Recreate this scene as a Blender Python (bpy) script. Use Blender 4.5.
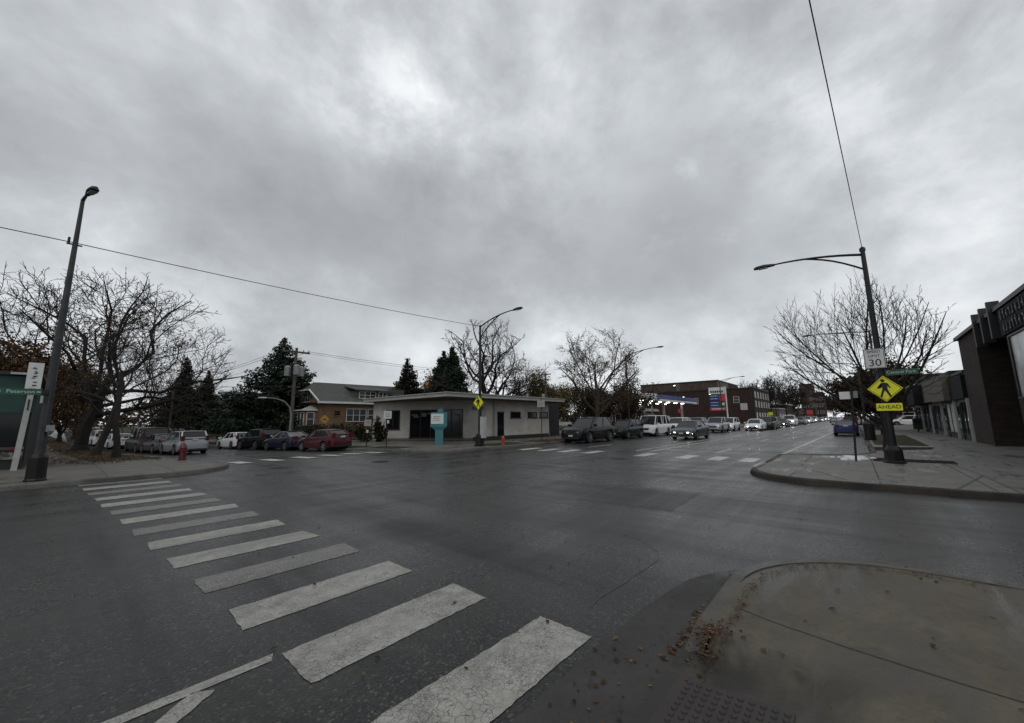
import bpy, bmesh, math, random
from mathutils import Vector, Matrix
R = math.radians
random.seed(7)
# ------------------------------------------------------------------ clear
for o in list(bpy.data.objects): bpy.data.objects.remove(o, do_unlink=True)
sc = bpy.context.scene
col = sc.collection
# World axes: +x runs along the avenue (towards the far traffic), +y runs along the side street
# (to the left of the photograph), z up, metres.  The photographer stands on the near corner.
# ------------------------------------------------------------------ camera
cam_d = bpy.data.cameras.new('camera'); cam = bpy.data.objects.new('camera', cam_d); col.objects.link(cam)
cam_d.sensor_width = 36; cam_d.lens = 36*388/1024
cam_d.clip_start = 0.05; cam_d.clip_end = 6000
cam.matrix_world = Matrix.Translation((0, 0, 1.62)) @ Matrix.Rotation(R(-49), 4, 'Z') @ Matrix.Rotation(R(98.6), 4, 'X') @ Matrix.Rotation(R(-0.6), 4, 'Z')
sc.camera = cam
# ------------------------------------------------------------------ sky
SUN_EL, SUN_AZ = 50, 215
w = bpy.data.worlds.new('World'); sc.world = w; w.use_nodes = True
nt = w.node_tree; nt.nodes.clear(); N = nt.nodes; LK = nt.links
def nn(t, **k):
    n = N.new(t)
    for a, b in k.items(): setattr(n, a, b)
    return n
def mth(op, a, b=None, clamp=False):
    n = nn('ShaderNodeMath', operation=op); n.use_clamp = clamp
    for i, x in enumerate((a, b)):
        if x is None: continue
        if isinstance(x, (int, float)): n.inputs[i].default_value = x
        else: LK.new(x, n.inputs[i])
    return n.outputs[0]
tc = nn('ShaderNodeTexCoord'); dirv = tc.outputs['Generated']
sep = nn('ShaderNodeSeparateXYZ'); LK.new(dirv, sep.inputs[0])
zc = mth('ADD', mth('MAXIMUM', sep.outputs[2], 0.0), 0.16)
cmb = nn('ShaderNodeCombineXYZ')
LK.new(mth('DIVIDE', sep.outputs[0], zc), cmb.inputs[0]); LK.new(mth('DIVIDE', sep.outputs[1], zc), cmb.inputs[1])
def noise(vec, scale, detail, rough, dist=0.0, off=(0, 0, 0)):
    m = nn('ShaderNodeMapping'); m.inputs['Location'].default_value = off; LK.new(vec, m.inputs[0])
    n = nn('ShaderNodeTexNoise'); n.inputs['Scale'].default_value = scale; n.inputs['Detail'].default_value = detail
    n.inputs['Roughness'].default_value = rough; n.inputs['Distortion'].default_value = dist
    LK.new(m.outputs[0], n.inputs['Vector']); return n.outputs['Fac']
lump = nn('ShaderNodeVectorMath', operation='MULTIPLY'); LK.new(dirv, lump.inputs[0]); lump.inputs[1].default_value = (1, 1, 1.35)
n1 = noise(lump.outputs[0], 2.3, 4, 0.48, 0.0, (3.1, 1.7, 0.3))
n2 = noise(lump.outputs[0], 5.2, 9, 0.61, 0.12, (0.4, 8.2, 2.0))
n3 = noise(cmb.outputs[0], 1.1, 6, 0.5, 0.2, (5.4, 2.2, 0))
base = mth('ADD', mth('ADD', mth('MULTIPLY', mth('SUBTRACT', n1, 0.5), 0.60), mth('MULTIPLY', mth('SUBTRACT', n2, 0.5), 0.72)), mth('MULTIPLY', mth('SUBTRACT', n3, 0.5), 0.12))
# thinner and thicker places of the cloud deck: (direction, amount, tightness)
DECK = [((0.352, 0.655, 0.668), 0.09, 300),
        ((0.35, 0.616, 0.706), 0.11, 60),
        ((0.351, 0.686, 0.637), 0.09, 110),
        ((0.523, 0.57, 0.633), 0.1, 120),
        ((0.691, 0.343, 0.636), 0.1, 60),
        ((0.835, 0.063, 0.546), 0.16, 90),
        ((0.862, -0.144, 0.485), 0.06, 25),
        ((0.202, 0.946, 0.252), 0.12, 120),
        ((-0.023, 0.978, 0.206), 0.16, 90),
        ((0.827, 0.558, 0.062), 0.16, 120),
        ((0.875, 0.468, 0.122), 0.1, 200),
        ((0.983, -0.147, 0.109), 0.1, 60),
        ((0.986, 0.145, 0.081), 0.1, 90),
        ((0.581, 0.811, 0.065), 0.1, 120),
        ((0.175, 0.891, 0.419), -0.16, 14),
        ((0.859, 0.245, 0.449), -0.22, 40),
        ((0.422, 0.836, 0.352), -0.1, 45),
        ((0.775, 0.032, 0.631), -0.03, 30),
        ((0.986, -0.012, 0.166), -0.06, 60),
        ((-0.053, 0.875, 0.482), -0.03, 20),
        ((0.653, 0.602, 0.459), -0.06, 30),
        ((0.586, 0.372, 0.72), -0.03, 60)]
edge = mth('MULTIPLY', mth('SUBTRACT', n2, 0.5), 0.085)
for d, a, k in DECK:
    dp = nn('ShaderNodeVectorMath', operation='DOT_PRODUCT'); LK.new(dirv, dp.inputs[0]); dp.inputs[1].default_value = Vector(d).normalized()
    q = mth('ADD', mth('SUBTRACT', dp.outputs['Value'], 1.0), edge if k < 60 else mth('MULTIPLY', edge, 0.3))
    base = mth('ADD', base, mth('MULTIPLY', mth('POWER', 2.718, mth('MULTIPLY', mth('MINIMUM', q, 0.0), k)), a))
val = mth('ADD', mth('ADD', base, 0.505), mth('MULTIPLY', mth('POWER', 2.718, mth('MULTIPLY', mth('MAXIMUM', sep.outputs[2], 0.0), -9.0)), 0.13))
ramp = nn('ShaderNodeValToRGB'); LK.new(val, ramp.inputs[0])
cr = ramp.color_ramp; cr.interpolation = 'B_SPLINE'
cr.elements[0].position = 0.05; cr.elements[0].color = (0.20, 0.207, 0.214, 1)
cr.elements[1].position = 0.95; cr.elements[1].color = (0.90, 0.925, 0.945, 1)
e = cr.elements.new(0.38); e.color = (0.376, 0.396, 0.415, 1)
e = cr.elements.new(0.62); e.color = (0.54, 0.566, 0.588, 1)
bg_c = nn('ShaderNodeBackground'); LK.new(ramp.outputs[0], bg_c.inputs[0]); bg_c.inputs[1].default_value = 1.0
sky = nn('ShaderNodeTexSky'); sky.sky_type = 'NISHITA'; sky.sun_disc = False; sky.sun_elevation = R(SUN_EL); sky.sun_rotation = R(90-SUN_AZ)
bg_s = nn('ShaderNodeBackground'); LK.new(sky.outputs[0], bg_s.inputs[0]); bg_s.inputs[1].default_value = 0.06
mx = nn('ShaderNodeMixShader'); mx.inputs[0].default_value = 0.97
LK.new(bg_s.outputs[0], mx.inputs[1]); LK.new(bg_c.outputs[0], mx.inputs[2])
LK.new(mx.outputs[0], nn('ShaderNodeOutputWorld').inputs[0])
# ------------------------------------------------------------------ sun behind the overcast, exposure
sd = bpy.data.lights.new('sun', 'SUN'); sd.energy = 0.5; sd.angle = R(25); sd.color = (1, 0.97, 0.93)
so = bpy.data.objects.new('sun', sd); col.objects.link(so)
so.rotation_euler = Vector((math.cos(R(SUN_AZ))*math.cos(R(SUN_EL)), math.sin(R(SUN_AZ))*math.cos(R(SUN_EL)), math.sin(R(SUN_EL)))).to_track_quat('Z', 'Y').to_euler()
vs = sc.view_settings; vs.view_transform = 'Standard'; vs.look = 'None'; vs.exposure = 0.35; vs.gamma = 1; vs.use_curve_mapping = False

# ================================================================== helpers
class MB:
    def __init__(s): s.v = []; s.f = []
    def add(s, vs, fs):
        b = len(s.v); s.v += [tuple(p) for p in vs]; s.f += [tuple(i+b for i in f) for f in fs]; return s
    def box(s, x0, x1, y0, y1, z0, z1):
        return s.add([(x0,y0,z0),(x1,y0,z0),(x1,y1,z0),(x0,y1,z0),(x0,y0,z1),(x1,y0,z1),(x1,y1,z1),(x0,y1,z1)],
                     [(3,2,1,0),(4,5,6,7),(0,1,5,4),(1,2,6,5),(2,3,7,6),(3,0,4,7)])
    def slab(s, p, q, t, z0, z1, off=0.0):
        """wall from p to q (plan), thickness t to the left of p->q, starting off metres from the line"""
        p = Vector(p); q = Vector(q); d = (q-p).normalized(); n = Vector((-d.y, d.x))
        a, b = p+n*off, q+n*off; c, e = q+n*(off+t), p+n*(off+t)
        return s.prism([a, b, c, e], z0, z1)
    def prism(s, poly, z0, z1):
        n = len(poly)
        return s.add([(p[0],p[1],z0) for p in poly]+[(p[0],p[1],z1) for p in poly],
                     [tuple(range(n-1,-1,-1)), tuple(range(n,2*n))]+[(i,(i+1)%n,n+(i+1)%n,n+i) for i in range(n)])
    def face(s, pts): return s.add(pts, [tuple(range(len(pts)))])
    def tube(s, pts, rad, n=6, cap=True):
        pts = [Vector(p) for p in pts]
        if isinstance(rad, (int, float)): rad = [rad]*len(pts)
        vs = []; up = None
        for i, p in enumerate(pts):
            d = (pts[min(i+1, len(pts)-1)]-pts[max(i-1, 0)])
            if d.length < 1e-9: d = Vector((0,0,1))
            d.normalize()
            if up is None: up = d.orthogonal().normalized()
            up = (up-d*up.dot(d))
            if up.length < 1e-6: up = d.orthogonal()
            up.normalize(); bi = d.cross(up)
            for k in range(n):
                a = 2*math.pi*k/n; vs.append(p+(up*math.cos(a)+bi*math.sin(a))*rad[i])
        fs = [(i*n+k, i*n+(k+1)%n, (i+1)*n+(k+1)%n, (i+1)*n+k) for i in range(len(pts)-1) for k in range(n)]
        if cap: fs += [tuple(range(n-1,-1,-1)), tuple(range((len(pts)-1)*n, len(pts)*n))]
        return s.add(vs, fs)
    def lathe(s, prof, n=16, c=(0,0,0), axis='z'):
        vs = []
        for r, z in prof:
            for k in range(n):
                a = 2*math.pi*k/n; x, y = r*math.cos(a), r*math.sin(a)
                vs.append((c[0]+x, c[1]+y, c[2]+z) if axis == 'z' else (c[0]+x, c[1]+z, c[2]+y))
        m = len(prof)
        fs = [(i*n+k, i*n+(k+1)%n, (i+1)*n+(k+1)%n, (i+1)*n+k) for i in range(m-1) for k in range(n)]
        fs += [tuple(range(n-1,-1,-1)), tuple(range((m-1)*n, m*n))]
        return s.add(vs, fs)
    def leaf(s, p, a, b=None, up=0.0):
        b = b or a*0.7
        d = Vector((random.gauss(0,1), random.gauss(0,1), random.gauss(0,1)+up)).normalized()
        e = d.orthogonal().normalized(); e = (Matrix.Rotation(random.uniform(0,6.28), 3, d) @ e); f = d.cross(e)
        p = Vector(p)
        return s.add([p-e*a*.5, p+f*b*.5+e*a*.06, p+e*a*.5, p-f*b*.5-e*a*.04], [(0,1,2,3)])
    def plate(s, o, ux, w, h, t):
        """upright panel centred at o, horizontal direction ux, front face towards ux x z"""
        o = Vector(o); ux = Vector(ux).normalized(); z = Vector((0,0,1)); n = ux.cross(z)
        p = [o+ux*a*w/2+z*b*h/2 for a, b in ((-1,-1),(1,-1),(1,1),(-1,1))]
        return s.add([q+n*t/2 for q in p]+[q-n*t/2 for q in p], [(0,1,2,3),(7,6,5,4),(4,5,1,0),(5,6,2,1),(6,7,3,2),(7,4,0,3)])
    def shape(s, o, ux, poly, t, scale=1.0):
        o = Vector(o); ux = Vector(ux).normalized(); z = Vector((0,0,1)); n = ux.cross(z); k = len(poly)
        pf = [o+ux*x*scale+z*y*scale+n*t/2 for x, y in poly]; pb = [q-n*t for q in pf]
        return s.add(pf+pb, [tuple(range(k)), tuple(range(2*k-1,k-1,-1))]+[(i,k+i,k+(i+1)%k,(i+1)%k) for i in range(k)])
    def build(s, name, m, parent=None, smooth=False, loc=None):
        me = bpy.data.meshes.new(name); me.from_pydata(s.v, [], s.f); me.validate()
        o = bpy.data.objects.new(name, me); col.objects.link(o)
        if m: me.materials.append(m)
        if smooth:
            me.polygons.foreach_set('use_smooth', [True]*len(me.polygons))
            me.set_sharp_from_angle(angle=R(40))
        if parent: o.parent = parent
        if loc: o.location = loc
        return o
def tag(o, label=None, cat=None, group=None, kind=None):
    if label: o['label'] = label
    if cat: o['category'] = cat
    if group: o['group'] = group
    if kind: o['kind'] = kind
    return o
def empty(name, loc=(0,0,0), rz=0, label=None, cat=None, group=None):
    o = bpy.data.objects.new(name, None); col.objects.link(o); o.location = loc; o.rotation_euler = (0,0,rz); o.empty_display_size = .3
    return tag(o, label, cat, group)
KIDS = {}
def copy_tree(o, parent=None):
    c = o.copy(); col.objects.link(c)
    if parent: c.parent = parent
    for ch in [x for x in bpy.data.objects if x.parent == o]: copy_tree(ch, c)
    return c
def structure(name, mb, m, smooth=False): return tag(mb.build(name, m, None, smooth), kind='structure')
def stuff(name, mb, m): return tag(mb.build(name, m), kind='stuff')
def text_mesh(s, size, o, ux, m, parent, name='lettering', depth=0.004, spacing=1.0):
    cu = bpy.data.curves.new(name, 'FONT'); cu.body = s; cu.size = size; cu.extrude = depth; cu.align_x = 'CENTER'; cu.align_y = 'CENTER'; cu.space_character = spacing
    t = bpy.data.objects.new(name, cu); col.objects.link(t)
    dg = bpy.context.evaluated_depsgraph_get(); me = bpy.data.meshes.new_from_object(t.evaluated_get(dg))
    bpy.data.objects.remove(t, do_unlink=True)
    ux = Vector(ux).normalized(); z = Vector((0,0,1)); n = ux.cross(z)
    M = Matrix((( ux.x, z.x, n.x, o[0]), (ux.y, z.y, n.y, o[1]), (ux.z, z.z, n.z, o[2]), (0,0,0,1)))
    me.transform(M); me.materials.clear(); me.materials.append(m)
    ob = bpy.data.objects.new(name, me); col.objects.link(ob); ob.parent = parent; return ob

# ================================================================== materials
def mat(name, c, rough=0.7, metal=0.0, var=0.25, scale=4.0, c2=None, bump=0.0, bscale=None, spec=0.5, coat=0.0, emit=None, es=0.0):
    m = bpy.data.materials.new(name); m.use_nodes = True; t = m.node_tree; b = t.nodes['Principled BSDF']
    b.inputs['Roughness'].default_value = rough; b.inputs['Metallic'].default_value = metal; b.inputs['Specular IOR Level'].default_value = spec
    if coat: b.inputs['Coat Weight'].default_value = coat; b.inputs['Coat Roughness'].default_value = 0.08
    if emit: b.inputs['Emission Color'].default_value = (*emit, 1); b.inputs['Emission Strength'].default_value = es
    if var or c2:
        tx = t.nodes.new('ShaderNodeTexCoord'); n = t.nodes.new('ShaderNodeTexNoise'); n.inputs['Scale'].default_value = scale; n.inputs['Detail'].default_value = 6; n.inputs['Roughness'].default_value = .6
        t.links.new(tx.outputs['Object'], n.inputs['Vector'])
        r = t.nodes.new('ShaderNodeValToRGB'); t.links.new(n.outputs['Fac'], r.inputs[0]); t.links.new(r.outputs[0], b.inputs['Base Color'])
        r.color_ramp.elements[0].position = .3; r.color_ramp.elements[1].position = .7
        a = tuple(x*(1-var) for x in c); d = c2 if c2 else tuple(min(1, x*(1+var)) for x in c)
        r.color_ramp.elements[0].color = (*a, 1); r.color_ramp.elements[1].color = (*d, 1)
        if bump:
            bn = t.nodes.new('ShaderNodeTexNoise'); bn.inputs['Scale'].default_value = bscale or scale*6; bn.inputs['Detail'].default_value = 4
            t.links.new(tx.outputs['Object'], bn.inputs['Vector'])
            bp = t.nodes.new('ShaderNodeBump'); bp.inputs['Strength'].default_value = bump; bp.inputs['Distance'].default_value = .02
            t.links.new(bn.outputs['Fac'], bp.inputs['Height']); t.links.new(bp.outputs[0], b.inputs['Normal'])
    else: b.inputs['Base Color'].default_value = (*c, 1)
    return m
def leaf_mat(name, cols, rough=0.75):
    m = bpy.data.materials.new(name); m.use_nodes = True; t = m.node_tree; b = t.nodes['Principled BSDF']; b.inputs['Roughness'].default_value = rough; b.inputs['Specular IOR Level'].default_value = .25
    g = t.nodes.new('ShaderNodeNewGeometry'); r = t.nodes.new('ShaderNodeValToRGB'); t.links.new(g.outputs['Random Per Island'], r.inputs[0]); t.links.new(r.outputs[0], b.inputs['Base Color'])
    r.color_ramp.interpolation = 'LINEAR'
    while len(r.color_ramp.elements) < len(cols): r.color_ramp.elements.new(.5)
    for i, c in enumerate(cols): r.color_ramp.elements[i].position = i/(len(cols)-1); r.color_ramp.elements[i].color = (*c, 1)
    return m
def brick_mat(name, c1, c2, mortar, sx=4.0, rough=0.85):
    m = bpy.data.materials.new(name); m.use_nodes = True; t = m.node_tree; b = t.nodes['Principled BSDF']; b.inputs['Roughness'].default_value = rough; b.inputs['Specular IOR Level'].default_value = .25
    tx = t.nodes.new('ShaderNodeTexCoord'); s = t.nodes.new('ShaderNodeSeparateXYZ'); t.links.new(tx.outputs['Object'], s.inputs[0])
    a = t.nodes.new('ShaderNodeMath'); t.links.new(s.outputs[0], a.inputs[0]); t.links.new(s.outputs[1], a.inputs[1])
    cb = t.nodes.new('ShaderNodeCombineXYZ'); t.links.new(a.outputs[0], cb.inputs[0]); t.links.new(s.outputs[2], cb.inputs[1])
    k = t.nodes.new('ShaderNodeTexBrick'); k.inputs['Scale'].default_value = sx; k.inputs['Color1'].default_value = (*c1,1); k.inputs['Color2'].default_value = (*c2,1); k.inputs['Mortar'].default_value = (*mortar,1)
    k.inputs['Mortar Size'].default_value = .03; k.inputs['Row Height'].default_value = .3; k.inputs['Brick Width'].default_value = .9
    t.links.new(cb.outputs[0], k.inputs['Vector'])
    n = t.nodes.new('ShaderNodeTexNoise'); n.inputs['Scale'].default_value = .8; n.inputs['Detail'].default_value = 6; t.links.new(tx.outputs['Object'], n.inputs['Vector'])
    r = t.nodes.new('ShaderNodeMapRange'); t.links.new(n.outputs['Fac'], r.inputs[0]); r.inputs[1].default_value = .3; r.inputs[2].default_value = .7; r.inputs[3].default_value = .7; r.inputs[4].default_value = 1.2
    v = t.nodes.new('ShaderNodeVectorMath'); v.operation = 'SCALE'; t.links.new(k.outputs['Color'], v.inputs[0]); t.links.new(r.outputs[0], v.inputs['Scale']); t.links.new(v.outputs[0], b.inputs['Base Color'])
    return m

class G:  # small node-graph helper
    def __init__(s, name):
        s.m = bpy.data.materials.new(name); s.m.use_nodes = True; s.t = s.m.node_tree; s.b = s.t.nodes['Principled BSDF']
        s.co = s.t.nodes.new('ShaderNodeTexCoord').outputs['Object']
    def mapv(s, scale=(1,1,1), rot=(0,0,0), loc=(0,0,0)):
        n = s.t.nodes.new('ShaderNodeMapping'); n.inputs['Scale'].default_value = scale; n.inputs['Rotation'].default_value = rot; n.inputs['Location'].default_value = loc
        s.t.links.new(s.co, n.inputs[0]); return n.outputs[0]
    def noise(s, scale, detail=5, rough=.6, vec=None, dist=0):
        n = s.t.nodes.new('ShaderNodeTexNoise'); n.inputs['Scale'].default_value = scale; n.inputs['Detail'].default_value = detail; n.inputs['Roughness'].default_value = rough; n.inputs['Distortion'].default_value = dist
        s.t.links.new(vec or s.co, n.inputs['Vector']); return n.outputs['Fac']
    def vor(s, scale, feature='F1', out='Distance', vec=None, rnd=1.0):
        n = s.t.nodes.new('ShaderNodeTexVoronoi'); n.feature = feature; n.inputs['Scale'].default_value = scale; n.inputs['Randomness'].default_value = rnd
        s.t.links.new(vec or s.co, n.inputs['Vector']); return n.outputs[out]
    def warp(s, k=.03):
        n = s.t.nodes.new('ShaderNodeTexNoise'); n.inputs['Scale'].default_value = 9; n.inputs['Detail'].default_value = 4; s.t.links.new(s.co, n.inputs['Vector'])
        m = s.t.nodes.new('ShaderNodeVectorMath'); m.operation = 'MULTIPLY_ADD'; s.t.links.new(n.outputs['Color'], m.inputs[0]); m.inputs[1].default_value = (k*2,)*3; s.t.links.new(s.co, m.inputs[2]); return m.outputs[0]
    def rng(s, x, a, b, c, d):
        n = s.t.nodes.new('ShaderNodeMapRange'); s.t.links.new(x, n.inputs[0])
        for i, q in enumerate((a, b, c, d)): n.inputs[i+1].default_value = q
        return n.outputs[0]
    def math(s, op, a, b):
        n = s.t.nodes.new('ShaderNodeMath'); n.operation = op
        for i, q in enumerate((a, b)):
            if isinstance(q, (int, float)): n.inputs[i].default_value = q
            else: s.t.links.new(q, n.inputs[i])
        return n.outputs[0]
    def mix(s, f, a, b):
        n = s.t.nodes.new('ShaderNodeMix'); n.data_type = 'RGBA'
        if isinstance(f, (int, float)): n.inputs[0].default_value = f
        else: s.t.links.new(f, n.inputs[0])
        for i, q in ((6, a), (7, b)):
            if isinstance(q, tuple): n.inputs[i].default_value = (*q, 1)
            else: s.t.links.new(q, n.inputs[i])
        return n.outputs[2]
    def out(s, color=None, rough=None, height=None, dist=.01, strength=1.0, spec=None):
        L = s.t.links
        if color is not None: L.new(color, s.b.inputs['Base Color'])
        if rough is not None:
            if isinstance(rough, (int, float)): s.b.inputs['Roughness'].default_value = rough
            else: L.new(rough, s.b.inputs['Roughness'])
        if spec is not None: s.b.inputs['Specular IOR Level'].default_value = spec
        if height is not None:
            bp = s.t.nodes.new('ShaderNodeBump'); bp.inputs['Strength'].default_value = strength; bp.inputs['Distance'].default_value = dist
            L.new(height, bp.inputs['Height']); L.new(bp.outputs[0], s.b.inputs['Normal'])
        return s.m
def asphalt_nodes(g):
    cell = g.t.nodes.new('ShaderNodeSeparateColor'); g.t.links.new(g.vor(62, 'F1', 'Color'), cell.inputs[0])
    fine = g.vor(62); grain = g.noise(38, 3, .75)
    big = g.noise(.35, 5, .6); streak = g.noise(1.0, 6, .65, g.mapv((.10, 1.3, 1), (0,0,R(7))))
    streak2 = g.noise(1.0, 6, .65, g.mapv((1.2, .10, 1), (0,0,R(-4)), (4,3,0)))
    c = g.mix(cell.outputs[0], (.007,.0068,.0064), (.052,.0495,.0455))
    c = g.mix(g.rng(grain, .40, .66, .55, 0), c, (.012,.012,.012))
    c = g.mix(g.rng(cell.outputs[1], .90, .95, 0, .8), c, (.11,.105,.095))
    c = g.mix(g.rng(big, .35, .7, .0, .55), c, (.012,.0117,.0112))
    c = g.mix(g.rng(streak, .44, .66, 0, .62), c, (.044,.0425,.039))
    c = g.mix(g.rng(streak2, .50, .66, 0, .55), c, (.010,.0099,.0096))
    wet = g.math('ADD', g.math('MULTIPLY', streak2, .5), g.math('MULTIPLY', streak, .5))
    rough = g.rng(wet, .36, .64, .16, .50)
    h = g.math('ADD', g.math('MULTIPLY', fine, -.8), grain)
    return c, rough, h
def make_asphalt():
    g = G('asphalt'); c, r, h = asphalt_nodes(g)
    crack = g.vor(.22, 'DISTANCE_TO_EDGE', vec=None); wob = g.noise(2.5, 4, .6)
    cr = g.math('MULTIPLY', g.rng(g.math('ADD', crack, g.math('MULTIPLY', wob, .02)), .011, .016, 1, 0), g.rng(g.noise(.25, 3), .5, .6, 0, .8))
    c = g.mix(cr, c, (.012,.012,.012))
    return g.out(c, r, h, .005, .4, .20)
def make_paint(name='worn_road_paint', fade=0.0, pale=1.0):
    g = G(name); a, r, h = asphalt_nodes(g)
    ck = g.vor(19, 'DISTANCE_TO_EDGE', vec=g.warp(.055)); ck2 = g.vor(40, 'DISTANCE_TO_EDGE', vec=g.warp())
    wob = g.noise(26, 3, .6)
    crack = g.math('MULTIPLY', g.rng(g.math('ADD', ck, g.math('MULTIPLY', wob, .05)), .030, .060, .9, 0), g.rng(g.noise(2.2, 5, .65), .36, .54, .2, 1))
    crack2 = g.math('MULTIPLY', g.rng(ck2, .01, .07, .9, 0), g.rng(g.noise(2.6), .48, .66, 0, 1))
    worn = g.rng(g.noise(1.3, 8, .72), .44, .70, 0, .75)
    scuff = g.rng(g.noise(70, 3, .7), .48, .62, 0, .55)
    rubbed = g.math('MULTIPLY', g.rng(g.noise(1.0, 4, .6, g.mapv((.25, 2.2, 1))), .5, .62, 0, .6), 1.0)
    k = g.math('MAXIMUM', g.math('MAXIMUM', crack, crack2), g.math('MAXIMUM', g.math('MULTIPLY', worn, scuff), g.math('MULTIPLY', rubbed, g.rng(scuff, 0, .5, .4, 1))))
    k = g.math('MAXIMUM', k, g.math('MULTIPLY', g.rng(g.noise(48, 4, .75), .49, .63, 0, .62), g.rng(g.noise(1.4, 7, .72), .42, .58, .08, 1)))
    if fade: k = g.math('MAXIMUM', k, g.math('MAXIMUM', g.rng(g.noise(55, 4, .75), .38, .60, 0, .95), fade))
    p = g.mix(g.rng(g.noise(7, 5), .3, .7, 0, 1), tuple(x*pale for x in (.22,.211,.19)), tuple(x*pale for x in (.36,.347,.316)))
    return g.out(g.mix(k, p, a), .42, g.math('SUBTRACT', g.noise(90, 2), k), .004, .6)
def make_concrete(name, c0, c1, joint=True, wet=.5, sx=1.5, foot=False):
    g = G(name)
    f = g.noise(2.0, 8, .72); f2 = g.noise(28, 4, .75); f3 = g.noise(1.0, 6, .66, g.mapv((.55,1.5,1),(0,0,R(-35))), .5)
    c = g.mix(g.rng(f, .3, .7, 0, 1), c0, c1)
    c = g.mix(g.rng(f2, .35, .7, .25, 0), c, tuple(x*.45 for x in c0))
    damp = g.rng(f3, .50, .62, 0, wet)
    c = g.mix(damp, c, tuple(x*.30 for x in c0))
    c = g.mix(g.rng(g.noise(9, 6, .7), .55, .68, 0, .5), c, tuple(x*.5 for x in c0))
    spots = g.rng(g.vor(1.7), .05, .16, .55, 0)
    c = g.mix(g.math('MULTIPLY', spots, g.rng(f, .45, .6, 0, 1)), c, tuple(x*.3 for x in c0))
    hgt = f2
    if joint:
        b = g.t.nodes.new('ShaderNodeTexBrick'); b.offset = 0; b.inputs['Scale'].default_value = 1.0/sx; b.inputs['Brick Width'].default_value = 1; b.inputs['Row Height'].default_value = 1
        b.inputs['Mortar Size'].default_value = .010; b.inputs['Color1'].default_value = (0,0,0,1); b.inputs['Color2'].default_value = (0,0,0,1); b.inputs['Mortar'].default_value = (1,1,1,1)
        g.t.links.new(g.mapv((1,1,1), (0,0,0), (.45,.3,0)), b.inputs['Vector'])
        c = g.mix(g.math('MULTIPLY', b.outputs['Fac'], .75), c, (.018,.017,.016))
    r = g.rng(damp, 0, wet, .70, .26)
    if foot:                                   # the wet, trodden foot of the ramp
        s_ = g.t.nodes.new('ShaderNodeSeparateXYZ'); g.t.links.new(g.co, s_.inputs[0]); w_ = g.noise(2.6, 6, .65)
        k = g.math('MULTIPLY', g.rng(g.math('ADD', s_.outputs[1], g.math('MULTIPLY', g.math('SUBTRACT', w_, .5), 1.3)), .05, .62, 0, .9), g.rng(g.math('ADD', s_.outputs[0], w_), 3.3, 3.75, 1, 0))
        c = g.mix(k, c, (.021,.0205,.0195)); r = g.mix(k, r, (.34,.34,.34))
    return g.out(c, r, hgt, .004, .5, .15)
def make_ground(name, cols, sc_=6):
    g = G(name); f = g.noise(sc_, 8, .75); f2 = g.noise(.5, 5, .6); f3 = g.noise(60, 3, .8)
    c = g.mix(g.rng(f, .35, .65, 0, 1), cols[0], cols[1]); c = g.mix(g.rng(f2, .45, .62, 0, .8), c, cols[2]); c = g.mix(g.rng(f3, .4, .7, .5, 0), c, tuple(x*.4 for x in cols[0]))
    return g.out(c, .9, g.math('ADD', f3, f), .05, .8, .2)
M = {}
M['asphalt'] = make_asphalt(); M['paint'] = make_paint(); M['paint_line'] = make_paint('line_paint', 0.0, 1.7); M['paint_faded'] = make_paint('faded_road_paint', .45)
def make_patch():
    g = G('asphalt_patch'); c, r, h = asphalt_nodes(g); return g.out(g.mix(.45, c, (.014,.014,.0145)), g.rng(r, .16, .46, .24, .55), h, .005, .5, .2)
M['patch'] = make_patch(); M['tar'] = mat('crack_sealant', (.011,.011,.0115), .38, 0, .2)
M['walk'] = make_concrete('sidewalk_concrete', (.115,.108,.096), (.165,.156,.140))
M['walk_near'] = make_concrete('corner_concrete', (.084,.074,.057), (.134,.119,.094), False, .62, 1.5, True)
M['walk_right'] = make_concrete('damp_concrete', (.145,.140,.130), (.215,.206,.19), True, .6, 1.7)
M['kerb'] = make_concrete('kerb_concrete', (.09,.087,.08), (.15,.145,.135), False, .5)
M['kerb_worn'] = make_concrete('worn_kerb_concrete', (.075,.070,.062), (.135,.128,.115), False, .6)
M['kerb_dark'] = make_concrete('stained_kerb_concrete', (.030,.024,.019), (.060,.050,.042), False, .6)
M['gutter'] = make_concrete('gutter_concrete', (.040,.039,.037), (.064,.062,.058), False, .5)
M['lawn'] = make_ground('autumn_lawn', ((.026,.036,.012), (.042,.050,.018), (.06,.042,.02)))
M['leafy'] = make_ground('leaf_covered_lawn', ((.055,.036,.017), (.085,.055,.024), (.036,.040,.015)), 9)
M['mulch'] = make_ground('mulch', ((.014,.010,.007), (.026,.018,.012), (.02,.018,.01)), 14)
M['land'] = make_ground('land', ((.03,.028,.02), (.045,.04,.028), (.04,.032,.02)), 1)
M['bark'] = mat('bark', (.014,.0115,.0095), .9, var=.45, scale=5, bump=.6)
M['bark_brown'] = mat('brown_bark', (.034,.026,.019), .9, var=.4, scale=5, bump=.6)
M['bark_grey'] = mat('grey_bark', (.035,.030,.026), .9, var=.45, scale=5, bump=.6)
M['steel_dark'] = mat('dark_painted_steel', (.014,.015,.015), .5, .3, .3)
M['steel_grey'] = mat('galvanised_steel', (.22,.225,.23), .45, .6, .25)
M['pole_grey'] = mat('weathered_pole_metal', (.038,.041,.042), .55, .4, .45, 3)
M['black'] = mat('black_metal', (.008,.008,.008), .5, .2, .2)
M['white'] = mat('white_paint', (.62,.62,.60), .5, 0, .08)
M['offwhite'] = mat('grey_white_paint', (.38,.38,.37), .6, 0, .15)
M['sign_white'] = mat('sign_white', (.60,.61,.60), .4, 0, .08)
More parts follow.
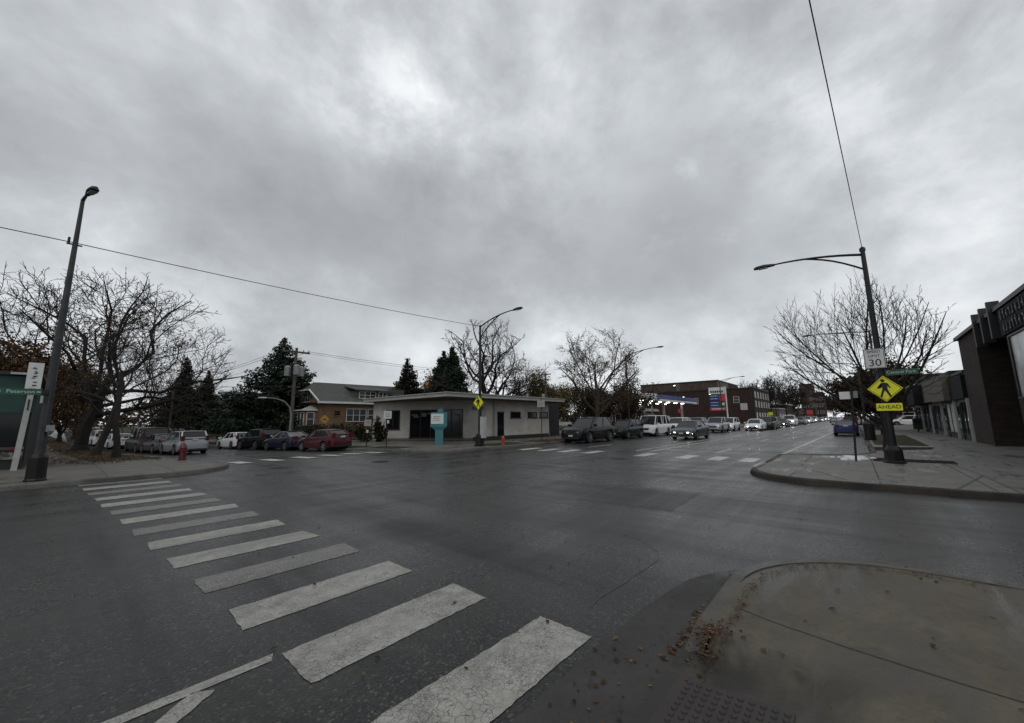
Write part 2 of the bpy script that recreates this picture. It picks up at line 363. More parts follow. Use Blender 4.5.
M['sign_yellow'] = mat('fluorescent_yellow_sign', (.78,.76,.02), .4, 0, .08)
M['sign_amber'] = mat('amber_sign', (.36,.19,.02), .4, 0, .1)
M['sign_green'] = mat('green_sign', (.012,.085,.05), .4, 0, .1)
M['ink'] = mat('sign_black', (.008,.008,.008), .5, 0, 0)
M['ink_grey'] = mat('faded_lettering', (.10,.10,.11), .6, 0, .2)
M['letter_dark'] = mat('dark_raised_letters', (.030,.030,.031), .5, 0, .2)
M['letter_pale'] = mat('pale_lettering', (.50,.55,.53), .4, 0, 0)
M['teal'] = mat('teal_paint', (.040,.165,.185), .5, 0, .15)
M['hydrant_red'] = mat('hydrant_red', (.085,.008,.010), .5, 0, .25, 8)
M['hydrant_orange'] = mat('hydrant_orange', (.32,.05,.03), .5, 0, .2, 8)
M['glass'] = mat('dark_window_glass', (.009,.010,.011), .08, 0, 0, spec=.35)
M['glass_pale'] = mat('curtained_window_glass', (.05,.055,.06), .12, 0, .3, 2)
M['stucco'] = mat('grey_stucco', (.42,.40,.365), .85, 0, .16, 1.2, bump=.2, bscale=80)
M['stucco_lt'] = mat('light_trim', (.30,.29,.275), .7, 0, .1)
M['fascia'] = mat('roof_fascia_paint', (.33,.32,.30), .6, 0, .12, 1.5)
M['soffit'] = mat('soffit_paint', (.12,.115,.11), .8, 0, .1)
M['roof_felt'] = mat('roof_felt', (.16,.16,.155), .9, 0, .2)
M['frame_dark'] = mat('dark_bronze_frame', (.012,.011,.010), .5, .2, .1)
M['brick_tan'] = brick_mat('tan_brick', (.22,.13,.075), (.16,.092,.055), (.17,.135,.105))
M['brick_cream'] = brick_mat('cream_brick', (.20,.165,.12), (.16,.13,.09), (.16,.14,.11))
M['brick_dark'] = brick_mat('dark_brown_brick', (.046,.031,.025), (.024,.017,.014), (.05,.043,.038), 3.2)
M['brick_red'] = brick_mat('dark_red_brick', (.046,.022,.018), (.030,.016,.014), (.04,.03,.026), 3.0)
M['brick_far'] = brick_mat('brown_brick', (.085,.056,.046), (.06,.042,.036), (.08,.066,.056), 2.5)
M['shingle'] = mat('grey_green_shingle', (.062,.066,.062), .9, 0, .3, 3, bump=.4, bscale=25)
M['shingle_brown'] = mat('brown_shingle', (.055,.045,.038), .9, 0, .3, 3)
M['trim'] = mat('house_trim', (.55,.55,.53), .6, 0, .1)
M['dark_wall'] = mat('dark_panel', (.016,.016,.017), .6, 0, .3)
M['black_fascia'] = mat('black_fascia', (.012,.012,.013), .8, 0, .2, spec=.2)
M['tan_wall'] = mat('tan_render', (.11,.097,.08), .8, 0, .15)
M['green_wall'] = mat('dark_green_panel', (.010,.050,.040), .5, 0, .25)
M['blue_canopy'] = mat('canopy_blue', (.012,.035,.19), .4, 0, .1)
M['poster'] = mat('window_poster', (.62,.65,.63), .3, 0, .55, 1.4, c2=(.70,.73,.72))
M['ped_blue'] = mat('dark_blue_window', (.012,.015,.045), .2, 0, .2)
M['red_sign'] = mat('red_sign_lit', (.30,.03,.04), .5, 0, .1, emit=(.8,.10,.12), es=.06)
M['lamp'] = mat('lit_lamp', (.9,.9,.85), .3, 0, 0, emit=(1,.96,.86), es=6)
M['headlamp'] = mat('lit_headlamp', (.9,.9,.9), .2, 0, 0, emit=(1,.94,.82), es=22)
M['lamp_off'] = mat('clear_lens', (.30,.31,.32), .15, 0, 0)
M['tail'] = mat('tail_lens', (.11,.006,.008), .2, 0, 0)
M['tyre'] = mat('tyre_rubber', (.012,.012,.012), .85, 0, .2)
M['rim'] = mat('alloy_rim', (.28,.28,.29), .35, .8, .1)
M['car_glass'] = mat('car_glass', (.012,.014,.016), .05, 0, 0, spec=.5)
M['trim_black'] = mat('black_plastic', (.012,.012,.013), .6, 0, 0)
M['plate'] = mat('licence_plate', (.45,.46,.48), .5, 0, .1)
M['snow'] = mat('dirty_snow', (.62,.64,.66), .8, 0, .15, 8)
M['tactile'] = mat('tactile_dark_brown', (.022,.016,.014), .6, 0, .25, 9)
M['iron'] = mat('cast_iron', (.014,.013,.012), .5, .5, .3)
M['wood_pole'] = mat('weathered_wood', (.075,.064,.054), .9, 0, .35, 3)
M['cable'] = mat('cable', (.010,.010,.010), .7, 0, 0)
M['leaf_brown'] = leaf_mat('brown_leaves', [(.026,.014,.007), (.065,.032,.012), (.12,.060,.020), (.06,.05,.03)])
M['leaf_fallen'] = leaf_mat('fallen_leaves', [(.018,.009,.005), (.040,.018,.008), (.075,.036,.014), (.14,.085,.04)])
M['leaf_bronze'] = leaf_mat('bronze_leaves', [(.016,.011,.007), (.04,.024,.012), (.065,.038,.016)])
M['leaf_orange'] = leaf_mat('orange_leaves', [(.09,.04,.010), (.22,.10,.02), (.32,.17,.03)])
M['leaf_olive'] = leaf_mat('olive_leaves', [(.035,.033,.011), (.080,.068,.022), (.15,.105,.030)])
M['needle'] = leaf_mat('spruce_needles', [(.008,.017,.011), (.018,.032,.019), (.034,.050,.030)])
M['needle_dark'] = leaf_mat('yew_needles', [(.008,.010,.007), (.016,.017,.010), (.03,.025,.013)])
M['hedge'] = leaf_mat('hedge_leaves', [(.006,.009,.004), (.014,.017,.007), (.028,.022,.01)])
M['leaf_red'] = leaf_mat('red_shrub_leaves', [(.04,.006,.006), (.09,.012,.012), (.05,.02,.012)])

SK = -0.065                               # the side street leans slightly off the perpendicular
def drop(x, y):                            # the side street falls gently away from the avenue
    s = .027*min(max(y-19.0, 0), 26); w = min(max((x+2)/3, 0), 1) if x < 5 else 1 if x < 12.9 else max(0, 1-(x-12.9)/2.6)
    return -s*w
def sx(x, y): return x + SK*(y-16.0)
def arc(cx, cy, r, a0, a1, n=8): return [(cx+r*math.cos(R(a0+(a1-a0)*i/n)), cy+r*math.sin(R(a0+(a1-a0)*i/n))) for i in range(n+1)]

# ================================================================== the setting
structure('land', MB().face([(-1500,-1500,-.65),(3500,-1500,-.65),(3500,2500,-.65),(-1500,2500,-.65)]), M['land'])
rd = MB()
rd.face([(-300,-3,0),(1500,-3,0),(1500,18,0),(-300,18,0)])
def sheet(mb, xa, xb, y0, y1, z, knots=(-2,1,2.5,5,8,12.9,15.5)):
    """ground sheet following the fall of the side street; xa, xb are edges as functions of y"""
    ys = [y0]
    while ys[-1] < y1: ys.append(min(y1, ys[-1]+(2 if ys[-1] < 60 else 12)))
    for a, b in zip(ys, ys[1:]):
        fa = [min(max(k, xa(a)), xb(a)) for k in knots]; fa = [xa(a)]+fa+[xb(a)]; fb = [min(max(k, xa(b)), xb(b)) for k in knots]; fb = [xa(b)]+fb+[xb(b)]
        for i in range(len(fa)-1):
            if fa[i+1]-fa[i] < 1e-4 and fb[i+1]-fb[i] < 1e-4: continue
            mb.face([(x,y,z+drop(x,y)) for x, y in ((fa[i],a),(fa[i+1],a),(fb[i+1],b),(fb[i],b))])
    return mb
sheet(rd, lambda y: sx(2.0,y), lambda y: sx(14.6,y), 18, 450, 0)
rd.face([(4.7,-160,0),(13.6,-160,0),(13.6,-3,0),(4.7,-3,0)])
structure('road', rd, M['asphalt'])
def offset(path, d):
    out = []
    for i, p in enumerate(path):
        a = Vector(path[max(i-1,0)]); b = Vector(path[min(i+1,len(path)-1)]); t = (b-a).normalized(); out.append((p[0]-t.y*d, p[1]+t.x*d))
    return out
def kerb(mb, path, h=None, wid=.17):
    h = h or [.13]*len(path); inn = offset(path, wid); lip = offset(path, -.03); mid = offset(path, .03)
    nv = len(mb.v)
    for i in range(len(path)-1):
        j = i+1
        mb.face([(*lip[i],-.03),(*lip[j],-.03),(*path[j],h[j]-.03),(*path[i],h[i]-.03)])
        mb.face([(*path[i],h[i]-.03),(*path[j],h[j]-.03),(*mid[j],h[j]),(*mid[i],h[i])])
        mb.face([(*mid[i],h[i]),(*mid[j],h[j]),(*inn[j],h[j]),(*inn[i],h[i])])
        mb.face([(*inn[i],h[i]),(*inn[j],h[j]),(*inn[j],-.03),(*inn[i],-.03)])
    mb.v[nv:] = [(x,y,z+drop(x,y)) for x, y, z in mb.v[nv:]]
    return inn
def dense(path, step=6, lim=60):
    out = []
    for a, b in zip(path, path[1:]):
        L = math.dist(a, b); n = max(1, min(int(L/step), lim)); out += [(a[0]+(b[0]-a[0])*k/n, a[1]+(b[1]-a[1])*k/n) for k in range(n)]
    return out+[path[-1]]
pNW = [(-80,16.15)]+arc(2.15,18.35,2.2,-90,0)+[(sx(4.4,19),19)]+[(sx(4.4,y),y) for y in range(21,60,2)]+[(sx(4.4,400),400)]
pNE = [(sx(12.45,400),400)]+[(sx(12.45,y),y) for y in range(59,18,-2)]+arc(14.4,17.9,2.1,180,270)+[(1000,15.8)]
pSE = [(1000,-.4),(22.5,-.4),(21.2,.1),(20.4,1.2),(20.0,2.2),(19.5,2.5)]+arc(13.9,.65,1.85,90,180)+[(12.05,-100)]
pSW = [(5.75,-100)]+arc(4.25,-.42,1.5,0,90,12)+[(3.4,1.08),(3.0,1.08)]
kb = MB(); iNW = kerb(kb, pNW); structure('kerb', kb, M['kerb'])
kb = MB(); iNE = kerb(kb, pNE); structure('kerb', kb, M['kerb'])
kb = MB(); iSE = kerb(kb, pSE); structure('kerb', kb, M['kerb_dark'])
kb = MB(); iSW = kerb(kb, pSW, [.13]*13+[.12,.11,.02], .13); kerb(kb, [(.9,1.08),(-80,1.08)]); structure('kerb', kb, M['kerb_worn'])
def flat(pts, z): return [(p[0],p[1],z) for p in pts]
s = MB().face(flat([p for p in iNW if p[1] < 18.95]+[(sx(4.4,19)-.17,19),(-80,19)], .12)); sheet(s, lambda y: -80, lambda y: sx(4.4,y)-.17, 19, 400, .12); structure('sidewalk', s, M['walk'])
s = MB().face(flat([(sx(12.45,19)+.17,19)]+[p for p in iNE if p[1] < 18.95]+[(1000,19)], .12)); sheet(s, lambda y: sx(12.45,y)+.17, lambda y: 1000, 19, 400, .12); structure('sidewalk', s, M['walk'])
structure('sidewalk', MB().face(flat(iSE+[(1000,-100)], .12)), M['walk_right'])
def near_z(x, y):
    r = min(max((y+.40)/1.42, 0), 1); e = max(1.0-x, x-2.78, 0); k = min(max(1-e/.42, 0), 1); k = k*k*(3-2*k)
    return .12-.108*r*k
me = bpy.data.meshes.new('sidewalk'); bm = bmesh.new()
bm.faces.new([bm.verts.new((x,y,0)) for x, y in iSW[:-1]+[(3.0,.90),(2.95,1.08),(.9,1.08),(.9,.9),(-80,.9),(-80,-100)]])
for ax, lo, hi, st in ((0,-.5,4.2,.1),(1,-.5,1.15,.12)):
    q = lo
    while q < hi:
        bmesh.ops.bisect_plane(bm, geom=bm.verts[:]+bm.edges[:]+bm.faces[:], plane_co=(q,0,0) if ax == 0 else (0,q,0), plane_no=(1,0,0) if ax == 0 else (0,1,0)); q += st
for v in bm.verts: v.co.z = near_z(v.co.x, v.co.y)
bm.normal_update(); bm.to_mesh(me); bm.free(); me.polygons.foreach_set('use_smooth', [True]*len(me.polygons)); me.materials.append(M['walk_near'])
o = bpy.data.objects.new('sidewalk', me); col.objects.link(o); tag(o, kind='structure')
g = MB(); ga = [(5.05,.85)]+[(p[0],p[1]) for p in arc(4.25,-.42,1.5,60,90,5)][1:]+[(3.45,1.08),(.0,1.08),(-80,1.08)]
gb = [(5.1,.90),(4.95,1.12),(4.7,1.28),(4.5,1.38),(4.3,1.45),(4.0,1.49),(3.45,1.55),(0,1.6),(-80,1.6)]
for i in range(min(len(ga),len(gb))-1): g.face([(*ga[i],.005),(*ga[i+1],.005),(*gb[i+1],.005),(*gb[i],.005)])
structure('gutter', g, M['gutter'])
# pavement joints of the near corner and of the corner across
def strip(mb, pts, wd, z):
    a = offset(pts, wd/2); b = offset(pts, -wd/2)
    for i in range(len(pts)-1): mb.face([(*b[i],z),(*b[i+1],z),(*a[i+1],z),(*a[i],z)])
j = MB(); strip(j, [(3.7,.85),(3.62,.6),(3.55,.2),(3.5,-.3),(3.45,-1.2),(3.4,-3)], .012, .1235); strip(j, [(5.55,-2.6),(2.0,-2.6),(-4,-2.6)], .014, .124)
structure('pavement_joint', j, M['ink'])
j = MB(); strip(j, [(15.3,-2.28),(12.25,-1.45)], .05, .124); strip(j, [(30,-2.1),(20,-2.1),(15.3,-2.28),(12.2,-2.3)], .03, .124); strip(j, [(19.9,2.2),(19.9,-.2)], .05, .124); strip(j, [(12.6,.3),(16.0,1.9),(19.2,2.0)], .03, .124)
structure('pavement_joint', j, M['ink'])
# tactile panel on the ramp
tp = MB(); x0, x1, y0, y1 = 1.5, 2.73, .40, 1.0
tp.face([(x0,y0,near_z(x0,y0)+.006),(x1,y0,near_z(x1,y0)+.006),(x1,y1,near_z(x1,y1)+.006),(x0,y1,near_z(x0,y1)+.006)])
yy = y0+.03
while yy < y1-.02:
    xx = x0+.03
    while xx < x1-.02:
        tp.lathe([(.017,0),(.015,.005),(.009,.008)], 10, (xx, yy, near_z(xx,yy)+.006)); xx += .055
    yy += .055
structure('tactile_paving', tp, M['tactile'])
# road markings
def quad(mb, pts, z=.004, rag=.0045, step=.045):
    out = []
    near = max(abs(p[0])+abs(p[1]) for p in pts) < 22
    for a, b in zip(pts, pts[1:]+pts[:1]):
        L = math.dist(a, b); k = max(1, int(L/step)) if near else 1
        for i in range(k):
            t = i/k; out.append((a[0]+(b[0]-a[0])*t+(random.gauss(0,rag) if near else 0), a[1]+(b[1]-a[1])*t+(random.gauss(0,rag) if near else 0)))
    mb.face([(p[0],p[1],z) for p in out])
rp_ = MB(); random.seed(77)
def wander(x, y, a, L, wd, n=26):
    pts = [(x,y)]
    for i in range(n): a += random.gauss(0,.16); x += L/n*math.cos(a); y += L/n*math.sin(a); pts.append((x,y))
    strip(rp_, pts, wd, .003)
wander(5,11,.0,9,.022); wander(12.5,4,1.4,7,.02); wander(9,14,-.1,8,.02); wander(3.2,1.9,.25,2.6,.014)
structure('road_crack', rp_, M['tar'])
rp_ = MB(); quad(rp_, [(7.2,2.6),(9.4,2.7),(9.3,4.6),(7.1,4.5)], .002, .02, .12); quad(rp_, [(10.5,8.2),(15.8,8.0),(15.9,9.4),(10.6,9.5)], .002, .02, .12); structure('road_patch', rp_, M['patch'])
mk = MB(); mf = MB()
for i in range(14):                                   # the near zebra, bars lie along the avenue
    y = 1.66+i*1.075; wv = .48; xa = 1.24-.057*(y-2); xb = 2.78-.045*(y-2)
    if i == 13: wv = .35
    quad(mf if i in (3,6,8,11,13) else mk, [(xa+random.uniform(-.03,.03),y),(xb+random.uniform(-.03,.03),y-.0),(xb+random.uniform(-.03,.03),y+wv),(xa,y+wv+.02)])
quad(mk, [(-22,3.33),(1.12,3.19),(1.16,3.28),(-22,3.46)])                         # stop and lane lines at lower left
quad(mk, [(-1.2,1.75),(-1.0,1.68),(.79,3.13),(.70,3.21)])
structure('crosswalk_marking', mk, M['paint']); structure('crosswalk_marking', mf, M['paint_faded'])
mk = MB(); mf = MB()
for x, y0_, y1_ in ((4.85,18.7,20.2),(6.1,18.7,20.5),(7.45,18.8,20.7),(8.75,19.0,20.8),(9.85,19.0,20.6),(10.9,18.7,20.2)): mk.face([(a,b,.012+drop(a,b)) for a, b in ((x,y0_),(x+.5,y0_),(x+.4,y1_),(x-.1,y1_))])
for y in (14.0,12.7,11.4,10.0,7.3,5.5,4.3,3.2): quad(mk, [(16.8,y-.25),(18.5,y-.25),(18.5,y+.28),(16.8,y+.28)])
structure('crosswalk_marking', mk, M['paint_line'])
mk = MB()
quad(mk, [(19.5,7.75),(400,8.5),(400,8.62),(19.5,7.87)]); quad(mk, [(19.5,8.55),(400,8.9),(400,9.02),(19.5,8.67)])
quad(mk, [(15.4,2.62),(60,1.6),(400,1.6),(400,1.72),(60,1.73),(15.4,2.76)])
for k in range(24):
    x = 20.5+k*12
    quad(mk, [(x,5.0),(x+3,5.0),(x+3,5.12),(x,5.12)]); quad(mk, [(x,11.9),(x+3,11.9),(x+3,12.02),(x,12.02)])
structure('lane_marking', mk, M['paint_line'])
# planted and bare ground
def lawn(pts, m, z=.125): return structure('lawn', MB().face(flat(pts, z)), m)
def verge(xa, xb, y0, y1, m, z=.14): return structure('lawn', sheet(MB(), lambda y: sx(xa,y), lambda y: sx(xb,y), y0, y1, z), m)
verge(1.9,4.15,26.5,300,M['leafy']); verge(-30,.1,27.5,300,M['leafy'])
verge(12.75,14.1,19.6,23.0,M['lawn']); verge(12.75,14.2,24.0,300,M['lawn']); verge(16.4,90,31.5,300,M['lawn'])
lawn([(16.9,16.2),(20.5,16.2),(20.5,18.2),(17.2,18.2)], M['lawn']); lawn([(21.5,16.2),(31,16.2),(31,18.2),(21.5,18.2)], M['leafy'])
lawn([(17.2,28.2),(21.2,20.9),(31.5,20.9),(31.5,21.6),(21.7,21.6),(17.4,29)], M['leafy'], .127)
lawn([(18.3,-.35),(19.8,-.35),(19.6,-2.35),(18.5,-2.3)], M['mulch']); lawn([(23.8,-.55),(26.4,-.35),(27.6,-2.75),(25.9,-2.5)], M['mulch'])
lawn([(28.6,-.7),(44,-.7),(44,-2.9),(28.6,-2.7)], M['lawn']); lawn([(58,-1),(95,-1),(95,-3),(58,-3)], M['lawn'])
lawn([(33,16.3),(52,16.3),(52,24),(33,24)], M['leafy'])

# ================================================================== trees
def bare(seed, H, W, r0, n=(6,5,5,4), ang=(45,45,40,40), ls=(.62,.55,.55,.55), wig=.18, up=.12, fork=.3, lvls=4, rmin=.012, lean=(0,0), spread=1.0, flat_=0.0, segs=6, even=0.0, off=(0,0), rs=1.0):
    """trunk + limbs in one mesh, twigs in another; tips for leaves"""
    rnd = random.Random(seed); T, B, tips = MB(), MB(), []
    c0 = H*.56
    def beyond(q):
        dz = (q.z-c0)/(H-c0) if q.z > c0 else (q.z-c0)/(c0*1.15)
        ex, ey = q.x-off[0]*q.z/c0, q.y-off[1]*q.z/c0
        return math.sqrt((ex*ex+ey*ey)/(W*W/4)+dz*dz)
    def grow(p, d, L, r, lv):
        ns = segs if lv < 2 else 4 if lv < 3 else 3
        pts, rad = [p.copy()], [r]; q = p.copy(); dd = d.copy(); dirs = [d.copy()]
        rt = max(rmin, r*(.62 if lv == 0 else .32)); lim = 1.02-abs(rnd.gauss(0,.09)); cut = False
        for i in range(ns):
            dd = dd+Vector((rnd.gauss(0,1),rnd.gauss(0,1),rnd.gauss(0,.7)))*wig*(.35 if lv == 0 else 1)
            dd.z += up*(0 if lv == 0 else 1)-flat_*(1 if lv == 1 else 0); dd.normalize()
            q = q+dd*(L/ns); pts.append(q.copy()); dirs.append(dd.copy()); rad.append(r+(rt-r)*(i+1)/ns)
            if lv and beyond(q) > lim: cut = True; rad[-1] = max(rmin*.7, rad[-1]*.5); break
        full, ns = ns, len(pts)-1
        (T if lv <= 1 else B).tube(pts, rad, 7 if lv == 0 else 5 if lv == 1 else 4 if lv == 2 else 3, lv < 2)
        if lv >= lvls:
            tips.append(pts[-1]); tips.append(pts[len(pts)//2]); return
        k = n[lv] if not cut else max(2, round(n[lv]*ns/full))
        az0 = rnd.uniform(0,6.28)
        for c in range(k):
            t = 1-(1-(fork if lv == 0 else .25))*(c/(k)) if lv == 0 else .22+.78*(c+rnd.uniform(.2,.9))/k
            t = min(t, 1); f = t*ns; i = min(int(f), ns-1); P = pts[i].lerp(pts[i+1], f-i); D = dirs[i+1]
            a = R(ang[lv]*rnd.uniform(.65,1.3))*(spread if lv == 0 else 1)
            o = D.orthogonal().normalized(); o = Matrix.Rotation(az0+c*2.4+rnd.uniform(-.5,.5), 3, D) @ o
            nd = (D*math.cos(a)+o*math.sin(a)).normalized()
            rr = (rad[i]+(rad[i+1]-rad[i])*(f-i))*(rnd.uniform(.5,.7) if lv == 0 else rnd.uniform(.50,.68))*rs
            LL = (L if lv else max(H, W*.9))*ls[lv]*1.12*(1+(rnd.uniform(.75,1.15)-1)*(1-even))*(1 if lv == 0 else 1.12-.5*t)
            grow(P, nd, LL, max(rr, rmin), lv+1)
        if lv: tips.append(pts[-1])
        if lv and not cut:                                         # the leader goes on
            grow(pts[-1], dirs[-1], L*.5, max(rt, rmin), lv+1)
    trunkL = H*fork*1.15
    d0 = Vector((lean[0], lean[1], 1)).normalized()
    T.tube([(0,0,-.2),(0,0,.0),tuple(d0*.5)], [r0*1.7,r0*1.45,r0*1.05], 9)
    grow(Vector((0,0,0)), d0, trunkL, r0, 0)
    return T, B, tips
def leaves(tips, per, size, spread, seed=1, keep=1.0):
    random.seed(seed); L = MB()
    for t in tips:
        if random.random() > keep: continue
        for _ in range(per):
            L.leaf((t[0]+random.gauss(0,spread), t[1]+random.gauss(0,spread), t[2]+random.gauss(0,spread*.8)), size*random.uniform(.6,1.3))
    return L
def tree(name, x, y, H, W, label, bark='bark', group=None, leafm=None, per=0, lsize=.2, lspread=.4, keep=1, z=.1, **k):
    root = empty(name, (x,y,z), 0, label, 'tree', group)
    T, B, tips = bare(H=H, W=W, **k)
    T.build('trunk', M[bark], root, True); B.build('crown', M[bark], root, False)
    if leafm: leaves(tips, per, lsize, lspread, k['seed'], keep).build('foliage', M[leafm], root)
    return root
def spruce(name, x, y, H, W, label, m='needle', seed=3, droop=.35, power=.9, base=.08, dens=1.0, group=None, two=False):
    rnd = random.Random(seed); random.seed(seed)
    root = empty(name, (x,y,.05), 0, label, 'tree', group)
    tr = MB(); F = MB()
    tops = [(0,0,H)] if not two else [(-.45,.5,H*.95),(.45,-.5,H)]
    for tx, ty, h in tops:
        tr.tube([(tx*.3,ty*.3,-.2),(tx,ty,h*.5),(tx,ty,h)], [H*.018,H*.011,.02], 7)
        lv = int(h*2.3)
        for i in range(lv):
            t = (i+.5)/lv; zz = h*(base+(1-base)*t); Rm = W/2*((1-t)**power)*rnd.uniform(.78,1.12)+.12
            nb = max(6, int(14*(1-t)+6))
            for b in range(nb):
                a = rnd.uniform(0,6.28); Lb = Rm*rnd.uniform(.7,1.12); sag = droop*Lb
                ca, sa = math.cos(a), math.sin(a); zz = h*(base+(1-base)*t)+rnd.uniform(-.45,.45)*(1-t)
                end = (tx+ca*Lb, ty+sa*Lb, zz-sag*.5+.18*Lb*(1-t))
                tr.tube([(tx,ty,zz),(tx+ca*Lb*.5,ty+sa*Lb*.5,zz-sag*.35),end], [.035,.025,.01], 3, False)
                q = max(3, int(Lb*5.5*dens))
                for c in range(q):
                    u = (c+rnd.random())/q; u = u**.75; wd = .14+.26*Lb*.3*(1-abs(u-.55))
                    p = Vector((tx+ca*Lb*u, ty+sa*Lb*u, zz-sag*.7*u+(.18*Lb*(1-t)+sag*.2)*u*u))
                    for k_ in range(3):
                        off = rnd.gauss(0,wd)
                        F.leaf((p.x-sa*off, p.y+ca*off, p.z-abs(off)*.35-rnd.uniform(-.22,.40)), rnd.uniform(.28,.55), rnd.uniform(.12,.24), 1.2)
    tr.build('trunk', M['bark'], root); F.build('crown', M[m], root)
    return root
def shrub(name, x, y, H, W, D, label, m, n=500, ls=.16, cat='shrub', group=None, seed=1, z=.1):
    random.seed(seed); F = MB(); tr = MB()
    root = empty(name, (x,y,z), 0, label, cat, group)
    for k in range(9):
        a = random.uniform(0,6.28); tr.tube([(random.uniform(-W,W)*.25,random.uniform(-D,D)*.25,-.1),(math.cos(a)*W*.25,math.sin(a)*D*.25,H*.5),(math.cos(a)*W*.38,math.sin(a)*D*.38,H*.85)], [.04,.025,.008], 4)
    lobes = [(random.uniform(-.32,.32)*W, random.uniform(-.32,.32)*D, random.uniform(.3,.72)*H, random.uniform(.2,.34)) for _ in range(9)]
    for _ in range(n):
        lx, ly, lz, lr = random.choice(lobes); d = Vector((random.gauss(0,1),random.gauss(0,1),random.gauss(0,1))).normalized()*random.uniform(.6,1)
        zz = max(.02, lz+d.z*lr*H*1.1)
        F.leaf((lx+d.x*lr*W, ly+d.y*lr*D, zz), ls*random.uniform(.6,1.4))
    tr.build('stem', M['bark'], root); F.build('foliage', M[m], root); return root

# ---- big trees of the left side street
tree('street_tree', 1.3, 51.0, 15.6, 22, 'huge bare gnarled tree with a thick dark trunk on the left verge', seed=12, r0=.46, n=(10,8,8,6), ang=(58,50,48,46), ls=(.55,.46,.42,.42), wig=.26, up=.07, fork=.38, even=.4, rs=.92, lvls=4, rmin=.019)
tree('street_tree', 2.15, 30.6, 8.2, 6.4, 'thin leaning dark bare tree nearest the corner of the side street', seed=29, r0=.16, rs=.85, n=(6,7,7,6), ang=(50,50,50,48), ls=(.55,.45,.40,.42), wig=.28, up=.09, fork=.52, lvls=4, rmin=.009, lean=(-.01,.03), leafm='leaf_brown', per=2, lsize=.12, lspread=.2, keep=.35)
tree('street_tree', 1.65, 37.1, 8.8, 8, 'dark bare tree between the thick gnarled tree and the thin leaning one', seed=36, r0=.22, rs=.85, n=(6,7,7,6), ang=(42,45,45,45), ls=(.5,.45,.42,.42), wig=.23, up=.10, fork=.50, lvls=4, rmin=.010)
for i, (x, y, H, W, lab, lm, kp) in enumerate([
    (-4.5,44,7.6,10,'brown leaved tree rising behind the white pylon sign','leaf_brown',.75), (-8,58,10,13,'rusty leaved tree at the far left edge behind the green shop','leaf_brown',.8),
    (-2,84,10.5,15,'tall brown tree far down the left pavement behind the thick trunk','leaf_bronze',.8),
    (.0,70,8.6,11,'orange brown tree behind the pale curved lamp','leaf_brown',.8), (-3,108,14,17,'tall twiggy brown tree closing the left side street','leaf_bronze',.6),
    (14.5,122,19,13,'hazy twiggy tree above the end of the side street','leaf_bronze',.25), (14.2,104,14,11,'fine twigged brown tree left of the small dark spruce','leaf_bronze',.3),
    (3,150,15,20,'broad dark tree at the very end of the side street','leaf_bronze',.9), (-9,76,12,14,'dense brown tree behind the huge gnarled tree','leaf_bronze',.8), (1.5,95,9.5,11,'low rusty tree behind the parked white cars','leaf_brown',.8), (24,140,14,16,'dark brown tree above the farthest bungalow','leaf_bronze',.8)]):
    tree('brown_tree', x, y, H, W, lab, leafm=lm, per=16, lsize=.22, lspread=.65, keep=kp, seed=40+i, r0=.22, n=(7,7,6,3), ang=(40,45,42,40), ls=(.55,.45,.42,.42), wig=.15, up=.08, fork=.20, lvls=3, rmin=.022)
spruce('spruce_tree', 15.5, 101, 15, 9, 'narrow dark spruce behind the silver estate car', 'needle_dark', 5, dens=1.5)
spruce('spruce_tree', 17.5, 92, 11.5, 8, 'short dark spruce above the small shaded house', 'needle_dark', 6, dens=1.5)
spruce('spruce_tree', 18.5, 56.5, 12.9, 19, 'broad dark spruce behind the utility pole in front of the houses', 'needle', 7, .24, 1.0, .05, 1.7)
spruce('spruce_tree', 33.5, 50, 11.0, 10, 'dark brownish spruce behind the brick house roof', 'needle_dark', 8, dens=1.6)
spruce('spruce_tree', 37.5, 45.5, 12.8, 9.5, 'dense dark green spruce with a double top behind the grey building', 'needle', 9, .3, .85, .05, 2.4, two=True)
tree('orange_tree', 41, 53, 9.8, 7, 'small orange leaved tree between the two spruces', leafm='leaf_orange', per=9, lsize=.30, lspread=.5, seed=60, r0=.2, n=(7,6,5,3), ang=(35,40,40,40), ls=(.5,.45,.42,.42), wig=.14, up=.12, fork=.25, lvls=3, rmin=.02)
tree('gnarled_tree', 35.2, 35.2, 15.2, 15, 'tall bare gnarled tree rising behind the grey building and its street lamp', seed=79, rs=1.0, r0=.48, n=(7,6,6,6), ang=(44,48,48,45), ls=(.52,.42,.40,.40), wig=.27, up=.08, fork=.40, lvls=4, rmin=.020)
tree('gnarled_tree', 39.5, 36.5, 12.4, 14, 'second bare gnarled tree with limbs sweeping right above the grey roof', seed=84, r0=.36, n=(6,6,6,6), ang=(56,50,48,45), ls=(.55,.45,.42,.42), wig=.3, up=.07, fork=.36, lvls=4, rmin=.019)
tree('bare_tree', 44, 50, 14.5, 9, 'pale thin bare tree beside the double topped spruce', bark='bark_grey', seed=86, r0=.17, n=(7,7,6,5), ang=(28,35,35,35), ls=(.5,.42,.4,.4), wig=.16, up=.14, fork=.3, lvls=4, rmin=.013)
